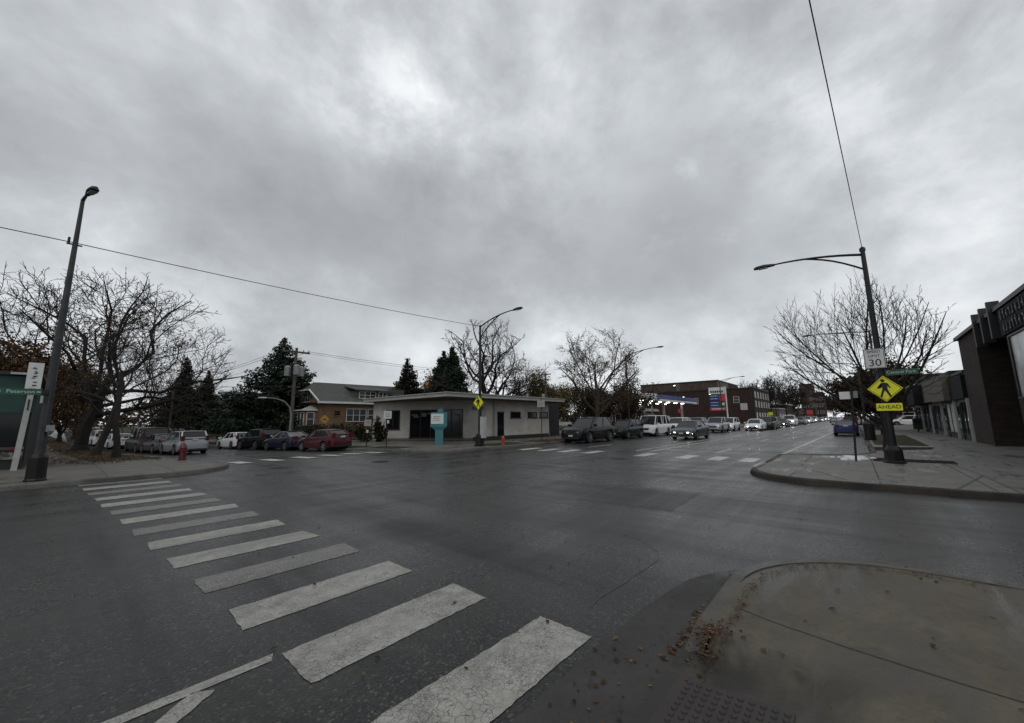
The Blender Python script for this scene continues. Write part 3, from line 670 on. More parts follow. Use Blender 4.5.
for i, (x, y, H, W, lab, lm, kp) in enumerate([
    (43,34.5,9.3,6.5,'olive green leaved tree behind the grey roof right of the gnarled trees','leaf_olive',1), (47,33,8.8,6,'olive and ochre tree with a rounded top behind the grey roof','leaf_olive',1),
    (54,34,6.6,11,'low bronze tree behind the dark doorway end of the grey building','leaf_bronze',1), (50,27,5.2,8,'low brown tree left of the bronze street tree trunk','leaf_bronze',1),
    (41,22,4.6,6,'brown bush like tree right of the thick trunk behind the parked cars','leaf_bronze',1), (46.5,20.5,6.4,7,'twiggy bronze tree beside the second street lamp','leaf_bronze',1), (70,40,7.5,15,'broad brown tree left of the filling station canopy','leaf_bronze',1), (60,44,7,16,'wide brown tree behind the low bronze trees','leaf_bronze',1)]):
    tree('leafy_tree', x, y, H, W, lab, leafm=lm, per=12, lsize=.21, lspread=.42, keep=kp, seed=100+i, r0=.18, n=(7,6,5,3), ang=(38,42,42,40), ls=(.5,.45,.42,.42), wig=.15, up=.12, fork=.2, lvls=3, rmin=.018)
tree('street_tree', 34.4, 19.0, 11.3, 8.6, 'spreading tree with a few bronze leaves left behind the parked cars', leafm='leaf_olive', per=2, lsize=.10, lspread=.2, keep=.5, seed=126, bark='bark_brown', even=.6, rs=.92, r0=.27, n=(9,8,7,6), ang=(50,46,42,40), ls=(.50,.40,.36,.36), wig=.16, up=.07, fork=.34, lvls=4, rmin=.013)
# ---- right pavement
tree('pavement_tree', 23.4, -.98, 8.3, 5.9, 'bare fan shaped tree with upright twigs behind the tall street lamp', seed=142, even=.75, off=(0,.65), rs=.82, r0=.14, n=(12,10,8,5), ang=(42,34,32,30), ls=(.70,.40,.36,.38), wig=.07, up=.08, fork=.27, lvls=4, rmin=.007)
tree('brown_tree', 70, -2.9, 8.2, 10.0, 'wide dark brown leaved tree hanging over the right pavement', leafm='leaf_bronze', per=30, lsize=.32, lspread=.6, seed=151, r0=.22, n=(7,7,6,3), ang=(50,45,42,40), ls=(.5,.45,.42,.42), wig=.15, up=.05, fork=.22, lvls=3, rmin=.02)
tree('brown_tree', 82, -9.5, 7, 8, 'brown leaved tree before the flat roofed brick block on the right', leafm='leaf_bronze', per=10, lsize=.32, lspread=.45, seed=152, r0=.22, n=(7,7,6,3), ang=(50,45,42,40), ls=(.5,.45,.42,.42), wig=.15, up=.05, fork=.22, lvls=3, rmin=.02)
far = [(150,21,17,15,'bare tree beyond the long red brick building',0),(165,18.5,19,13,'tallest bare tree far along the left side of the avenue',0),(178,26,19,18,'wide dark bare tree behind the red brick building',0),(195,19,15,14,'dark tree before the far apartment block',.6),(210,30,20,18,'broad bare tree left of the apartment block',0),
       (300,9,13,22,'low brown tree line right of the apartment block',1),(330,-3,15,24,'round brown tree at the far right end of the avenue',1),(230,-7,13,16,'brown tree on the far right pavement behind the parked vans',1),(380,10,14,26,'farthest brown tree closing the avenue',1),(150,-8,11,13,'dark brown tree behind the small white sign',1)]
for i, (x, y, H, W, lab, kp) in enumerate(far):
    tree('distant_tree', x, y, H, W, lab, group='trees far along the avenue', leafm='leaf_bronze' if kp else None, per=8, lsize=.6, lspread=.8, keep=max(kp,.01), seed=170+i, r0=.33, n=(7,7,6,5), ang=(40,42,42,40), ls=(.52,.42,.4,.4), wig=.16, up=.08, fork=.25, lvls=3 if kp else 4, rmin=.045)
random.seed(300); wd = MB()                                       # the far-off belt of trees round the place
for _ in range(19000):
    a_ = R(random.uniform(10,112)); d_ = random.uniform(250,330); x, y = d_*math.cos(a_), d_*math.sin(a_)
    top_ = (10 if a_ > 1.1 or a_ < .25 else 7)+3*math.sin(a_*23)+2.5*math.sin(a_*61+1)+1.5*math.sin(a_*141)
    wd.leaf((x,y,top_*random.random()**.8), random.uniform(1.0,2.6))
stuff('far_wood', wd, M['leaf_bronze'])
# ---- shrubs and hedges
for i, (x, y, H, W, D, lab, m) in enumerate([(15.6,38.5,1.5,2.0,5,'dark clipped hedge behind the blue saloon car','hedge'),(15.7,33.2,1.6,1.9,5,'dark clipped hedge behind the red hatchback','hedge'),(15.6,28.9,1.5,1.6,2.6,'dark hedge between the brick house and the grey building','hedge'),
    (16.2,44.5,1.4,2,5,'dark hedge left of the bay window','hedge'),(16.4,66,2.4,3,5,'dull red shrub behind the white hatchback','leaf_red'),(17.4,80,3.2,4,7,'tall dark shrub beside the shaded house','hedge'),(16.0,27.4,1.8,1.0,1.2,'small dark upright shrub by the grey wall corner','hedge'),
    (14.6,52,1.2,1.8,6,'low dark shrub behind the black pickup','hedge'),(2.0,86,2.6,3,6,'rust coloured shrub far down the left verge','leaf_brown'),(32.5,20,1.1,2.4,1.4,'low brown shrub at the dark end of the grey building','leaf_bronze'),(41,18.5,1.6,5,2,'brown shrub behind the line of parked cars','leaf_bronze')]):
    shrub('shrub' if 'hedge' not in lab else 'hedge', x, y, H, W, D, lab, m, 900, .17, 'shrub' if 'hedge' not in lab else 'hedge', seed=200+i)

# ================================================================== buildings
def window(parent, o, ux, w_, h_, frame='trim', pane='glass', mull=1, t=.07, name='window', rail=True):
    """o = centre on the wall face, ux = horizontal direction with the outside at ux x z"""
    ux = Vector(ux).normalized(); n = ux.cross(Vector((0,0,1))); o = Vector(o)
    f = MB(); b = .07
    f.plate(o+n*t/2+Vector((0,0,h_/2+b/2)), ux, w_+2*b, b, t); f.plate(o+n*(t/2+.02)+Vector((0,0,-h_/2-b/2)), ux, w_+2*b+.08, b, t+.04)
    for s_ in (-1,1): f.plate(o+n*t/2+ux*s_*(w_/2+b/2), ux, b, h_, t)
    for k in range(1, mull): f.plate(o+n*t/2+ux*(-w_/2+w_*k/mull), ux, b, h_, t)
    if rail:
        for k in range(mull): f.plate(o+n*t*.4+ux*(-w_/2+w_*(k+.5)/mull), ux, w_/mull-b, .05, t*.5)
    fo = f.build(name, M[frame], parent)
    MB().plate(o+n*.015, ux, w_, h_, .02).build('pane', M[pane], fo)
    return fo
# ---- the low grey corner building
gb_ = empty('grey_building', (16.6,20.2,.12), 0, 'low grey rendered corner building with flat overhanging roof and dark shop windows', 'building'); O = Vector((16.6,20.2,.12))
def L_(x, y, z=0): return Vector((x,y,z))-Vector((O.x,O.y,0))
A_, B_, C_ = (17.2,29.2), (21.6,21.5), (29.9,21.5)
wl = MB().prism([(p[0]-O.x,p[1]-O.y) for p in (A_,B_,C_,(29.9,30.5),(17.2,30.5))], -.15, 3.1); wl.build('wall', M['stucco'], gb_)
MB().prism([(p[0]-O.x,p[1]-O.y) for p in ((30.0,22.2),(32.6,22.2),(32.6,30.5),(30.0,30.5))], -.15, 3.1).build('recess_wall', M['dark_wall'], gb_)
dw = Vector((B_[0]-A_[0],B_[1]-A_[1],0)).normalized()
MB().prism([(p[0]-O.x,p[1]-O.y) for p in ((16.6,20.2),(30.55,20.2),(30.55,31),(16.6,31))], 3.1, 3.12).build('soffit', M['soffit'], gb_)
rf = MB(); rf.prism([(p[0]-O.x,p[1]-O.y) for p in ((16.55,20.15),(30.6,20.15),(30.6,31.05),(16.55,31.05))], 3.12, 3.36); rf.prism([(p[0]-O.x,p[1]-O.y) for p in ((16.48,20.08),(30.67,20.08),(30.67,31.12),(16.48,31.12))], 3.36, 3.42)
rfo = rf.build('roof', M['fascia'], gb_)
for x, y, r_, h_ in ((28,22.5,.12,.5),(26.4,23.5,.1,.35),(24.5,22,.08,.3),(29.8,22,.15,.55)): MB().tube([(x-O.x,y-O.y,3.4),(x-O.x,y-O.y,3.4+h_)], r_, 8).build('roof_vent', M['steel_grey'], rfo)
def on_ch(t): return Vector((A_[0]+(B_[0]-A_[0])*t-O.x, A_[1]+(B_[1]-A_[1])*t-O.y, 0))
chl = math.dist(A_, B_)
window(gb_, on_ch(.118)+Vector((0,0,1.62)), dw, .119*chl, 1.42, 'frame_dark', 'glass', 2, .06, rail=False)
sw = window(gb_, on_ch(.537)+Vector((0,0,1.28)), dw, .485*chl, 2.1, 'frame_dark', 'glass', 5, .08, 'shop_window', rail=False)
nchl = dw.cross(Vector((0,0,1)))
for k, (tt, ww, hh, zz) in enumerate(((.33,.5,.12,2.0),(.345,.45,.12,1.85),(.42,.4,.3,2.0),(.47,.25,.12,2.1),(.62,.5,.1,2.05),(.72,.5,.25,2.0))): MB().plate(on_ch(tt)+nchl*.03+Vector((0,0,zz)), dw, ww, hh, .01).build('window_notice', M['ink_grey'], sw)
bs = MB()
for a_, b_ in ((A_,B_),(B_,C_)): bs.slab((a_[0]-O.x,a_[1]-O.y),(b_[0]-O.x,b_[1]-O.y), .05, -.1, .16, -.05)
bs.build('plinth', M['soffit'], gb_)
MB().box(22.35-O.x,22.6-O.x,21.25-O.y,21.5-O.y,-.1,3.1).build('pilaster', M['stucco_lt'], gb_)
dr = MB().plate((23.15-O.x,21.49-O.y,1.12), (1,0,0), .95, 2.15, .06).build('door', M['frame_dark'], gb_)
MB().plate((23.15-O.x,21.45-O.y,1.2), (1,0,0), .72, 1.75, .02).build('pane', M['glass'], dr)
MB().tube([(22.78-O.x,21.42-O.y,.9),(22.78-O.x,21.42-O.y,1.2)], .018, 5).build('handle', M['steel_grey'], dr)
for x in (25.1,27.4,29.1): window(gb_, (x-O.x,21.5-O.y,1.93), (1,0,0), 1.15, .42, 'frame_dark', 'glass', 1, .05, rail=False)
lt = MB()                                                         # faint raised letters on the wall
for k in range(6): lt.plate(on_ch(.88+.018*k)+nchl*.02+Vector((0,0,2.45)), dw, .09, .24, .04)
lt.build('lettering', M['ink_grey'], gb_)
MB().box(20.2-O.x,29.4-O.x,21.2-O.y,21.5-O.y,-.05,.28).build('planter', M['dark_wall'], gb_)

# ---- brick house
hs = empty('brick_house', (20,47.5,.1), 0, 'tan brick house with grey green gabled roof, bay window and dormer', 'house')
MB().box(0,17,0,8.2,-.1,4.0).build('wall', M['brick_tan'], hs)
rr_ = MB(); e0, rz0 = 3.95, 6.6                                   # clipped gable roof, ridge along x
rr_.add([(-.6,-.6,e0),(17.5,-.6,e0),(17.5,8.8,e0),(-.6,8.8,e0),(.9,4.1,rz0),(17.5,4.1,rz0+.1),(-.5,2.3,5.45),(-.5,5.9,5.45)], [(0,1,5,4,6),(2,3,7,4,5),(6,4,7),(1,2,5)])
rr_.add([(-.6,-.6,e0-.16),(17.5,-.6,e0-.16),(17.5,8.8,e0-.16),(-.6,8.8,e0-.16)], [(3,2,1,0)])
rfo = rr_.build('roof', M['shingle'], hs)
fb = MB(); fb.box(-.66,17.5,-.70,-.6,e0-.22,e0+.03); fb.build('eave_board', M['trim'], rfo)
MB().face([(-.05,.3,3.9),(-.05,7.9,3.9),(-.05,5.9,5.4),(-.05,2.3,5.4)][::-1]).build('gable', M['brick_tan'], hs)
window(hs, (-.06,4.1,4.6), (0,-1,0), 2.2, 1.1, 'trim', 'glass_pale', 3)
gbd = MB(); gbd.tube([(-.55,-.6,3.98),(-.55,2.3,5.48),(-.55,5.9,5.48),(-.55,8.8,3.98)], .1, 4); gbd.build('bargeboard', M['trim'], rfo)
by = MB().prism([(0,1.0),(-1.1,1.7),(-1.1,6.0),(0,6.8)], -.1, 2.9).build('bay', M['brick_tan'], hs)
byr = MB(); byr.prism([(.0,.7),(-1.4,1.5),(-1.4,6.2),(0,7.1)], 2.9, 3.05); byr.add([(.0,.7,3.05),(-1.4,1.5,3.05),(-1.4,6.2,3.05),(0,7.1,3.05),(0,2.0,3.7),(0,5.8,3.7)], [(0,4,5,3,2,1),(1,4,0),(2,3,5)]); byr.build('bay_roof', M['trim'], by)
for y in (2.3,3.3,4.4,5.4): window(by, (-1.1,y,1.9), (0,-1,0), .75, 1.5, 'trim', 'glass_pale', 1)
window(by, (-.56,1.34,1.9), Vector((1.1,-.7,0)), .7, 1.5, 'trim', 'glass_pale', 1)
window(hs, (4.45,0,2.35), (1,0,0), 2.5, 1.5, 'trim', 'glass_pale', 3); window(hs, (7.2,0,2.35), (1,0,0), 2.3, 1.5, 'trim', 'glass_pale', 3); window(hs, (2.0,0,2.6), (1,0,0), .7, .5, 'brick_tan', 'glass', 1)
dm = MB().box(4.6,9.0,.3,4.0,4.3,5.5).build('dormer', M['shingle'], hs)
dmr = MB(); dmr.add([(4.3,-.1,5.5),(9.3,-.1,5.5),(9.3,4.3,6.35),(4.3,4.3,6.35),(4.3,-.1,5.62),(9.3,-.1,5.62),(9.3,4.3,6.47),(4.3,4.3,6.47)], [(3,2,1,0),(4,5,6,7),(0,1,5,4),(1,2,6,5),(3,0,4,7)]); dmr.build('dormer_roof', M['shingle'], dm)
window(dm, (6.0,.3,4.95), (1,0,0), 2.2, .8, 'trim', 'glass', 3); window(dm, (8.2,.3,4.95), (1,0,0), 1.1, .8, 'trim', 'glass', 2)
ch_ = MB().box(12.2,13.0,2.8,3.6,5.2,7.4).build('chimney', M['brick_tan'], rfo)
MB().box(9.8,11.6,.4,2.4,4.3,5.9).build('rear_dormer', M['shingle'], hs)
# ---- house behind the broad spruce and the shaded house beyond
def far_house(x, y, w_, d_, h_, label, brick, roof, rz_):
    r = empty('brick_house', (x,y,.1), 0, label, 'house')
    MB().box(0,d_,0,w_,-.1,h_).build('wall', M[brick], r)
    m = MB(); m.add([(-.5,-.5,h_),(d_+.5,-.5,h_),(d_+.5,w_+.5,h_),(-.5,w_+.5,h_),(2.6,w_/2,rz_),(d_-2.6,w_/2,rz_)], [(0,1,5,4),(2,3,4,5),(3,0,4),(1,2,5),(3,2,1,0)]); ro = m.build('roof', M[roof], r)
    MB().box(-.58,-.5,-.5,w_+.5,h_-.2,h_+.02).build('eave_board', M['trim'], ro)
    bd = MB().box(-.06,0,.3,w_-.3,1.15,1.3).build('stone_band', M['trim'], r)
    for k in range(3): window(r, (0,w_*(.2+.3*k),2.1), (0,-1,0), 1.6, 1.3, 'trim', 'glass_pale', 3)
    dd = MB().box(-.05,0,w_*.36-.5,w_*.36+.5,0,2.1).build('door', M['frame_dark'], r)
    MB().box(-.9,0,w_*.36-.8,w_*.36+.8,-.1,.25).build('porch_step', M['kerb'], r)
    return r
far_house(21,58.5,13,12,3.3,'cream brick bungalow half hidden by the broad spruce','brick_cream','shingle_brown',5.8)
far_house(21,77,12,12,3.2,'shaded brown bungalow left of the broad spruce','brick_cream','shingle_brown',6.2)
far_house(20,97,13,12,3.3,'dim pale porch bungalow behind the silver estate car','brick_cream','shingle_brown',6.8)
far_house(20,118,13,12,3.3,'farthest bungalow at the end of the side street','brick_tan','shingle',6.8)

# ---- green fronted shop at the left edge
gs = empty('green_shop', (-.75,22.6,.12), 0, 'shop with dark green fascia and dark windows at the left edge', 'shop')
MB().box(-16,0,0,9,-.15,3.3).build('wall', M['dark_wall'], gs)
MB().box(-16.1,.08,-.35,-.003,1.98,3.28).build('fascia', M['green_wall'], gs)
MB().box(-16.2,.15,-.5,9,3.3,3.42).build('roof', M['dark_wall'], gs)
for k in range(6): window(gs, (-1.1-k*2.1,0,1.35), (1,0,0), 1.9, 1.3, 'frame_dark', 'glass', 1, .06, 'shop_window', rail=False)
def make_flower_panel():
    g_ = G('red_white_flower_panel'); v = g_.vor(9, 'F1', 'Color'); s_ = g_.t.nodes.new('ShaderNodeSeparateColor'); g_.t.links.new(v, s_.inputs[0])
    c_ = g_.mix(g_.rng(s_.outputs[0], .4,.5,0,1), (.22,.21,.20), (.06,.055,.055)); c_ = g_.mix(g_.math('MULTIPLY', g_.rng(s_.outputs[1], .5,.6,0,1), g_.rng(g_.noise(1.2), .48,.56,0,1)), c_, (.16,.012,.035)); return g_.out(c_, .6)
M['flower_panel'] = make_flower_panel()
MB().box(-12,-.05,-.06,-.003,.36,.78).build('patterned_panel', M['flower_panel'], gs)
eb = MB()
for x in (-.3,-2.6,-4.9): eb.box(x-.3,x+.25,-.6,-.5,3.32,3.39)
eb.build('roof_light', M['offwhite'], gs)

# ---- dark brick building at the right edge
rb = empty('dark_brick_building', (30,-5.1,.12), 0, 'dark brown brick shop building with three roof fins and raised lettering at the right edge', 'building')
def rx(x): return x-30
wm = MB(); wm.box(rx(30.3),rx(34.2),-8,0,-.15,5.85); wm.build('pier', M['brick_dark'], rb)
wm = MB(); wm.box(rx(25.3),rx(30.3),-8,-1.5,-.15,5.85); wm.build('recessed_wall', M['brick_dark'], rb)
MB().box(rx(8),rx(25.3),-8,0,-.15,5.85).build('wall', M['brick_dark'], rb)
MB().box(rx(25.3),rx(30.3),-1.5,-.12,5.1,5.85).build('lintel', M['black_fascia'], rb)
rp = MB(); rp.box(rx(7.7),rx(34.35),-8.1,.16,5.85,6.02); rp.build('roof', M['steel_dark'], rb)
for x in (25.9,27.3,28.7):
    MB().box(rx(x)-.10,rx(x)+.10,-.1,.26,4.75,6.35).build('roof_fin', M['dark_wall'], rb)
MB().box(rx(8),rx(25.25),.003,.12,4.72,5.80).build('sign_band', M['black_fascia'], rb)
random.seed(5)
for row, zz, n_ in ((0,5.32,16),(1,4.82,12)):
    for k in range(n_):
        sl = MB(); x = rx(24.9)-k*.40-random.uniform(0,.05)-.15*row; h_ = random.choice((.30,.30,.40))
        sl.box(x-.22,x-.16,.121,.17,zz,zz+h_); q_ = random.choice((0,.12,.24)); sl.box(x-.16,x-.03,.121,.165,zz+q_,zz+q_+.06); sl.build('letter', M['letter_dark'], rb)
for k in range(4):
    x0_, x1_ = 24.7-k*4.4, 21.0-k*4.4
    window(rb, ((rx(x0_)+rx(x1_))/2, 0, 3.4), (-1,0,0), x0_-x1_, 2.4, 'steel_dark', 'poster' if k < 2 else 'glass', 1 if k < 2 else 2, .08, 'shop_window', rail=False)
dr = MB().box(rx(26.4),rx(28.4),-1.5,-1.44,.0,2.5).build('door', M['frame_dark'], rb)
MB().box(rx(26.6),rx(28.2),-1.435,-1.42,.25,2.3).build('pane', M['glass'], dr)
def shop(x0, x1, h, label, wall, fascia, fz0, fz1, proj=.6, pane='glass', door=True):
    r = empty('shop', ((x0+x1)/2,-5.15,.12), 0, label, 'shop', 'row of small shops on the right pavement'); a, b = -(x1-x0)/2, (x1-x0)/2
    MB().box(a+.01,b-.01,-8,0,-.15,h).build('wall', M[wall], r)
    MB().box(a+.03,b-.03,.003,proj,fz0,fz1).build('fascia', M[fascia], r)
    window(r, ((a+b)/2-.5,0,1.35), (-1,0,0), (b-a)-2.4, 1.9, 'frame_dark', pane, 2, .06, 'shop_window', rail=False)
    d_ = MB().box(b-1.25,b-.3,.0,.06,0,2.2).build('door', M['frame_dark'], r); MB().box(b-1.12,b-.43,.06,.075,.2,2.05).build('pane', M['glass'], d_)
    MB().box(a,a+.16,.0,.14,0,fz0).build('trim_post', M['offwhite'], r)
    MB().box(a-.02,b+.02,-8,.1,h,h+.15).build('roof', M['steel_dark'], r)
    return r
shop(34.4,38.4,4.0,'narrow dark green shop under a deep black fascia box beside the brick pier','green_wall','black_fascia',2.5,3.9,.2)
r = shop(38.4,43.4,4.3,'shop with a grey striped fascia and a large white window notice','dark_wall','tan_wall',2.5,4.2,.5,'poster')
shop(43.4,49.2,4.4,'shop with a tan fascia and dark blue windows','tan_wall','tan_wall',2.6,4.3,.4,'ped_blue')
shop(49.2,55.0,4.8,'shop with a black awning box between the two tan fronted shops','dark_wall','black_fascia',2.5,4.2,1.0,'ped_blue')
shop(55.0,61.5,4.9,'tan fronted shop at the far end of the row','tan_wall','offwhite',3.0,4.6,.5)
bk = empty('brick_block', (100,-12,.1), 0, 'flat roofed brown brick block far along the right pavement', 'building')
MB().box(0,22,-14,6.5,-.1,8.6).build('wall', M['brick_far'], bk); MB().box(-.2,22.2,-14.2,6.7,8.6,8.9).build('roof', M['dark_wall'], bk)
for k in range(5): window(bk, (0,4.5-3*k,5.8), (0,-1,0), 1.4, 1.6, 'trim', 'glass', 1); window(bk, (0,4.5-3*k,2.2), (0,-1,0), 1.4, 1.6, 'trim', 'glass', 1)

# ---- filling station
ca = empty('station_canopy', (60,24,.1), 0, 'filling station canopy with blue fascia and lit lamps underneath', 'canopy')
MB().box(0,25,0,10,4.5,4.62).build('soffit', M['offwhite'], ca)
MB().box(-.05,25.05,-.08,-.003,4.75,5.5).build('blue_fascia', M['blue_canopy'], ca); MB().box(-.05,25.05,-.1,-.003,4.42,4.74).build('fascia_band', M['white'], ca)
MB().box(-.12,-.003,-.1,10,4.42,5.5).build('end_fascia', M['white'], ca); MB().box(-.1,3.6,-.14,-.085,4.42,5.55).build('corner_panel', M['sign_white'], ca)
MB().box(0,25,0,10,5.3,5.45).build('roof', M['roof_felt'], ca)
for x in (3,12,22):
    for y in (2,8): MB().box(x-.18,x+.18,y-.18,y+.18,0,4.5).build('column', M['offwhite'], ca)
for x in (1,5,9,13,17,21):
    for y in (1.5,5,8.5): MB().lathe([(.32,0),(.3,-.12),(.05,-.14)], 10, (x,y,4.5)).build('canopy_lamp', M['lamp'], ca)
for i, x in enumerate((66,74,81)):
    p = empty('fuel_pump', (x,28.5,.1), 0, 'fuel pump on an island under the blue canopy', 'fuel pump', 'fuel pumps under the canopy')
    MB().box(-.9,.9,-.5,.5,0,.15).build('island', M['kerb'], p); MB().box(-.4,.4,-.28,.28,.15,2.0).build('cabinet', M['offwhite'], p); MB().box(-.3,.3,-.3,-.281,1.2,1.7).build('display', M['glass'], p)
st = empty('station_shop', (82,40,.1), 0, 'low filling station shop with a pale roof edge and dark front', 'shop')
MB().box(0,16,-3,9,-.1,3.3).build('wall', M['brick_red'], st); MB().box(-.3,16.3,-3.3,9.3,3.3,3.9).build('roof', M['offwhite'], st)
for k in range(4): window(st, (1.8+3.6*k,-3,1.5), (1,0,0), 2.8, 2.2, 'trim', 'glass', 2, .08, 'shop_window', rail=False)
for k in range(3): window(st, (0,-.8+3.4*k,1.5), (0,-1,0), 2.6, 2.2, 'trim', 'glass', 2, .08, 'shop_window', rail=False)
ps = empty('price_sign', (85,20,.1), 0, 'tall filling station price sign with blue, red and white panels', 'sign')
MB().tube([(0,-1.55,0),(0,-1.55,7.6)], .13, 6).build('post', M['white'], ps); MB().tube([(0,1.55,0),(0,1.55,7.6)], .10, 6).build('post', M['steel_dark'], ps)
def psp(y, z, w_, h_, m, n): return MB().plate((-.16,y,z), (0,-1,0), w_, h_, .12).build(n, M[m], ps)
psp(0,6.9,2.9,1.3,'sign_white','brand_panel'); psp(.55,5.55,1.75,1.1,'blue_canopy','price_panel'); psp(-.95,5.5,1.0,1.3,'red_sign','price_panel'); psp(.5,4.25,1.8,1.1,'blue_canopy','price_panel'); psp(-.95,4.2,1.0,1.0,'sign_green','price_panel'); psp(0,3.3,2.9,.65,'red_sign','price_panel')
q = MB()
for k in range(6): q.plate((-.235,1.0-.4*k,6.7),(0,-1,0),.28,.42,.02)
q.build('lettering', M['ink'], ps)
q = MB()
for zz in (5.85,5.3,4.55,4.0): q.plate((-.235,.55,zz),(0,-1,0),1.3,.1,.02)
q.plate((-.235,0,3.3),(0,-1,0),2.2,.2,.02); q.plate((-.235,-.95,4.25),(0,-1,0),.6,.5,.02); q.build('price_strip', M['letter_pale'], ps)
for i, (x, y, h_, lab) in enumerate(((88,29,8.6,'tall pole lamp standing above the filling station canopy'),(96,24,6.8,'lit lamp on a pole left of the price sign'),(100,31,6.6,'lit lamp on a pole above the canopy middle'))):
    p = empty('floodlight', (x,y,.1), 0, lab, 'lamp'); MB().tube([(0,0,0),(0,0,h_)], [.09,.06], 6).build('pole', M['steel_dark'], p); MB().box(-.45,.15,-.3,.3,h_,h_+.12).build('lamp_head', M['steel_dark'], p); MB().box(-.47,-.451,-.2,.2,h_+.01,h_+.11).build('lens', M['lamp'], p)

# ---- brick buildings along the far avenue
lb = empty('red_brick_building', (115,18.6,.1), 0, 'long dark red brick building beyond the filling station with white windows on the avenue side', 'building')
MB().box(0,24,0,26,-.1,9.0).build('wall', M['brick_red'], lb); MB().box(-.15,24.15,-.15,26.15,9.0,9.25).build('roof', M['dark_wall'], lb)
for k in range(6):
    for zz in (2.0,5.0,7.4): window(lb, (2+4*k,0,zz), (1,0,0), 1.3, 1.5, 'trim', 'glass_pale', 1)
for k in range(2): window(lb, (0,4+10*k,6.2), (0,-1,0), 1.2, 1.5, 'trim', 'glass_pale', 1)
sg = MB().box(-.14,-.003,1.6,3.2,3.5,5.2).build('wall_sign', M['offwhite'], lb)
tb = empty('tall_brick_block', (140,32.5,.1), 0, 'tall brown brick block with a pale end wall behind the red brick building', 'building')
MB().box(0,30,0,26,-.1,13.6).build('wall', M['brick_far'], tb); MB().box(-.2,30.2,-.2,26.2,13.6,13.95).build('roof', M['dark_wall'], tb)
MB().box(0,14,-.1,-.003,3,13.5).build('pale_end_wall', M['tan_wall'], tb); MB().box(14,30,-.12,-.003,8,13.2).build('red_panel', M['brick_red'], tb); MB().box(-.12,-.003,12,13.2,9.5,13.5).build('pale_strip', M['tan_wall'], tb)
for k in range(7): window(tb, (0,2.5+3.4*k,10.4), (0,-1,0), 2.2, 1.3, 'frame_dark', 'glass', 2)
ab = empty('apartment_block', (260,10.8,.1), 0, 'tall dark apartment block with pale windows far down the avenue', 'building')
MB().box(0,18,0,4.2,-.1,14.5).build('wing', M['brick_red'], ab); MB().box(0,18,4.2,9.8,-.1,18.8).build('wall', M['brick_far'], ab); MB().box(-.2,18.2,4.1,10,18.8,19.2).build('roof', M['dark_wall'], ab)
for k in range(4):
    for zz in (4,7.5,11,14.5,18): 
        y = 1.2+2.4*k
        if zz > (16.5 if y > 4.5 else 12.5): continue
        window(ab, (0,y,zz), (0,-1,0), 1.5, 1.5, 'trim', 'glass_pale', 1)
rs = empty('red_shop_front', (235,13.5,.1), 0, 'small shop front with a bright red sign below the apartment block', 'shop')
MB().box(0,10,0,5,-.1,5).build('wall', M['brick_red'], rs); MB().box(-.2,-.003,.9,3.4,2.8,4.8).build('sign_panel', M['red_sign'], rs); MB().box(-.2,10.2,-.2,5.2,5.3,5.6).build('roof', M['dark_wall'], rs); window(rs,(0,2.5,1.3),(0,-1,0),3,2,'trim','glass',2)
for i, (x, y, L2, W2, h_, bm, lab) in enumerate(((150,17.8,16,10,4.2,'tan_wall','low pale roofed shop beyond the red brick building'),(172,18,30,12,6,'brick_red','two storey brick shop row before the far bare trees'),(205,17.5,24,14,5,'brick_far','low brown shop row behind the oncoming traffic'))):
    r = empty('shop_building', (x,y,.1), 0, lab, 'building'); MB().box(0,L2,0,W2,-.1,h_).build('wall', M[bm], r); MB().box(-.2,L2+.2,-.2,W2+.2,h_,h_+.3).build('roof', M['offwhite'], r)
    for k in range(int(L2/4)): window(r, (2+4*k,0,1.7), (1,0,0), 2.4, 2, 'frame_dark', 'glass', 1)

# ================================================================== street furniture
PED = {'head': [(math.cos(a*.6283)*.055-.03, math.sin(a*.6283)*.055+.27) for a in range(10)],
 'body': [(-.075,.195),(.02,.205),(.085,.18),(.15,.03),(.115,.01),(.075,.10),(.065,-.02),(.09,-.10),(.15,-.27),(.10,-.29),(.03,-.12),(-.01,-.06),(-.04,-.14),(-.09,-.29),(-.14,-.27),(-.095,-.12),(-.065,-.02),(-.055,.10),(-.115,.06),(-.185,.045),(-.19,.01),(-.105,.015),(-.07,.05)]}
def diamond(root, o, ux, half, figure=True, m='sign_yellow'):
    o = Vector(o)
    b = MB().shape(o, ux, [(0,-half),(half,0),(0,half),(-half,0)], .01).build('diamond_sign', M[m], root)
    n = Vector(ux).normalized().cross(Vector((0,0,1)))
    bd = MB(); hh = half*.93
    P_ = [(0,-hh),(hh,0),(0,hh),(-hh,0)]; Q_ = [(x*.955,y*.955) for x, y in P_]
    for i in range(4): bd.shape(o+n*.007, ux, [P_[i],P_[(i+1)%4],Q_[(i+1)%4],Q_[i]], .004)
    bd.build('sign_border', M['ink'], b)
    if figure:
        f = MB(); k = half/.46
        for p in PED.values(): f.shape(o+n*.008, ux, [(x*k*1.05,y*k*1.05) for x, y in p], .006)
        f.build('walking_figure', M['ink'], b)
    return b
def plate(root, o, ux, w_, h_, m, name='sign_panel', t=.008): return MB().plate(o, ux, w_, h_, t).build(name, M[m], root)
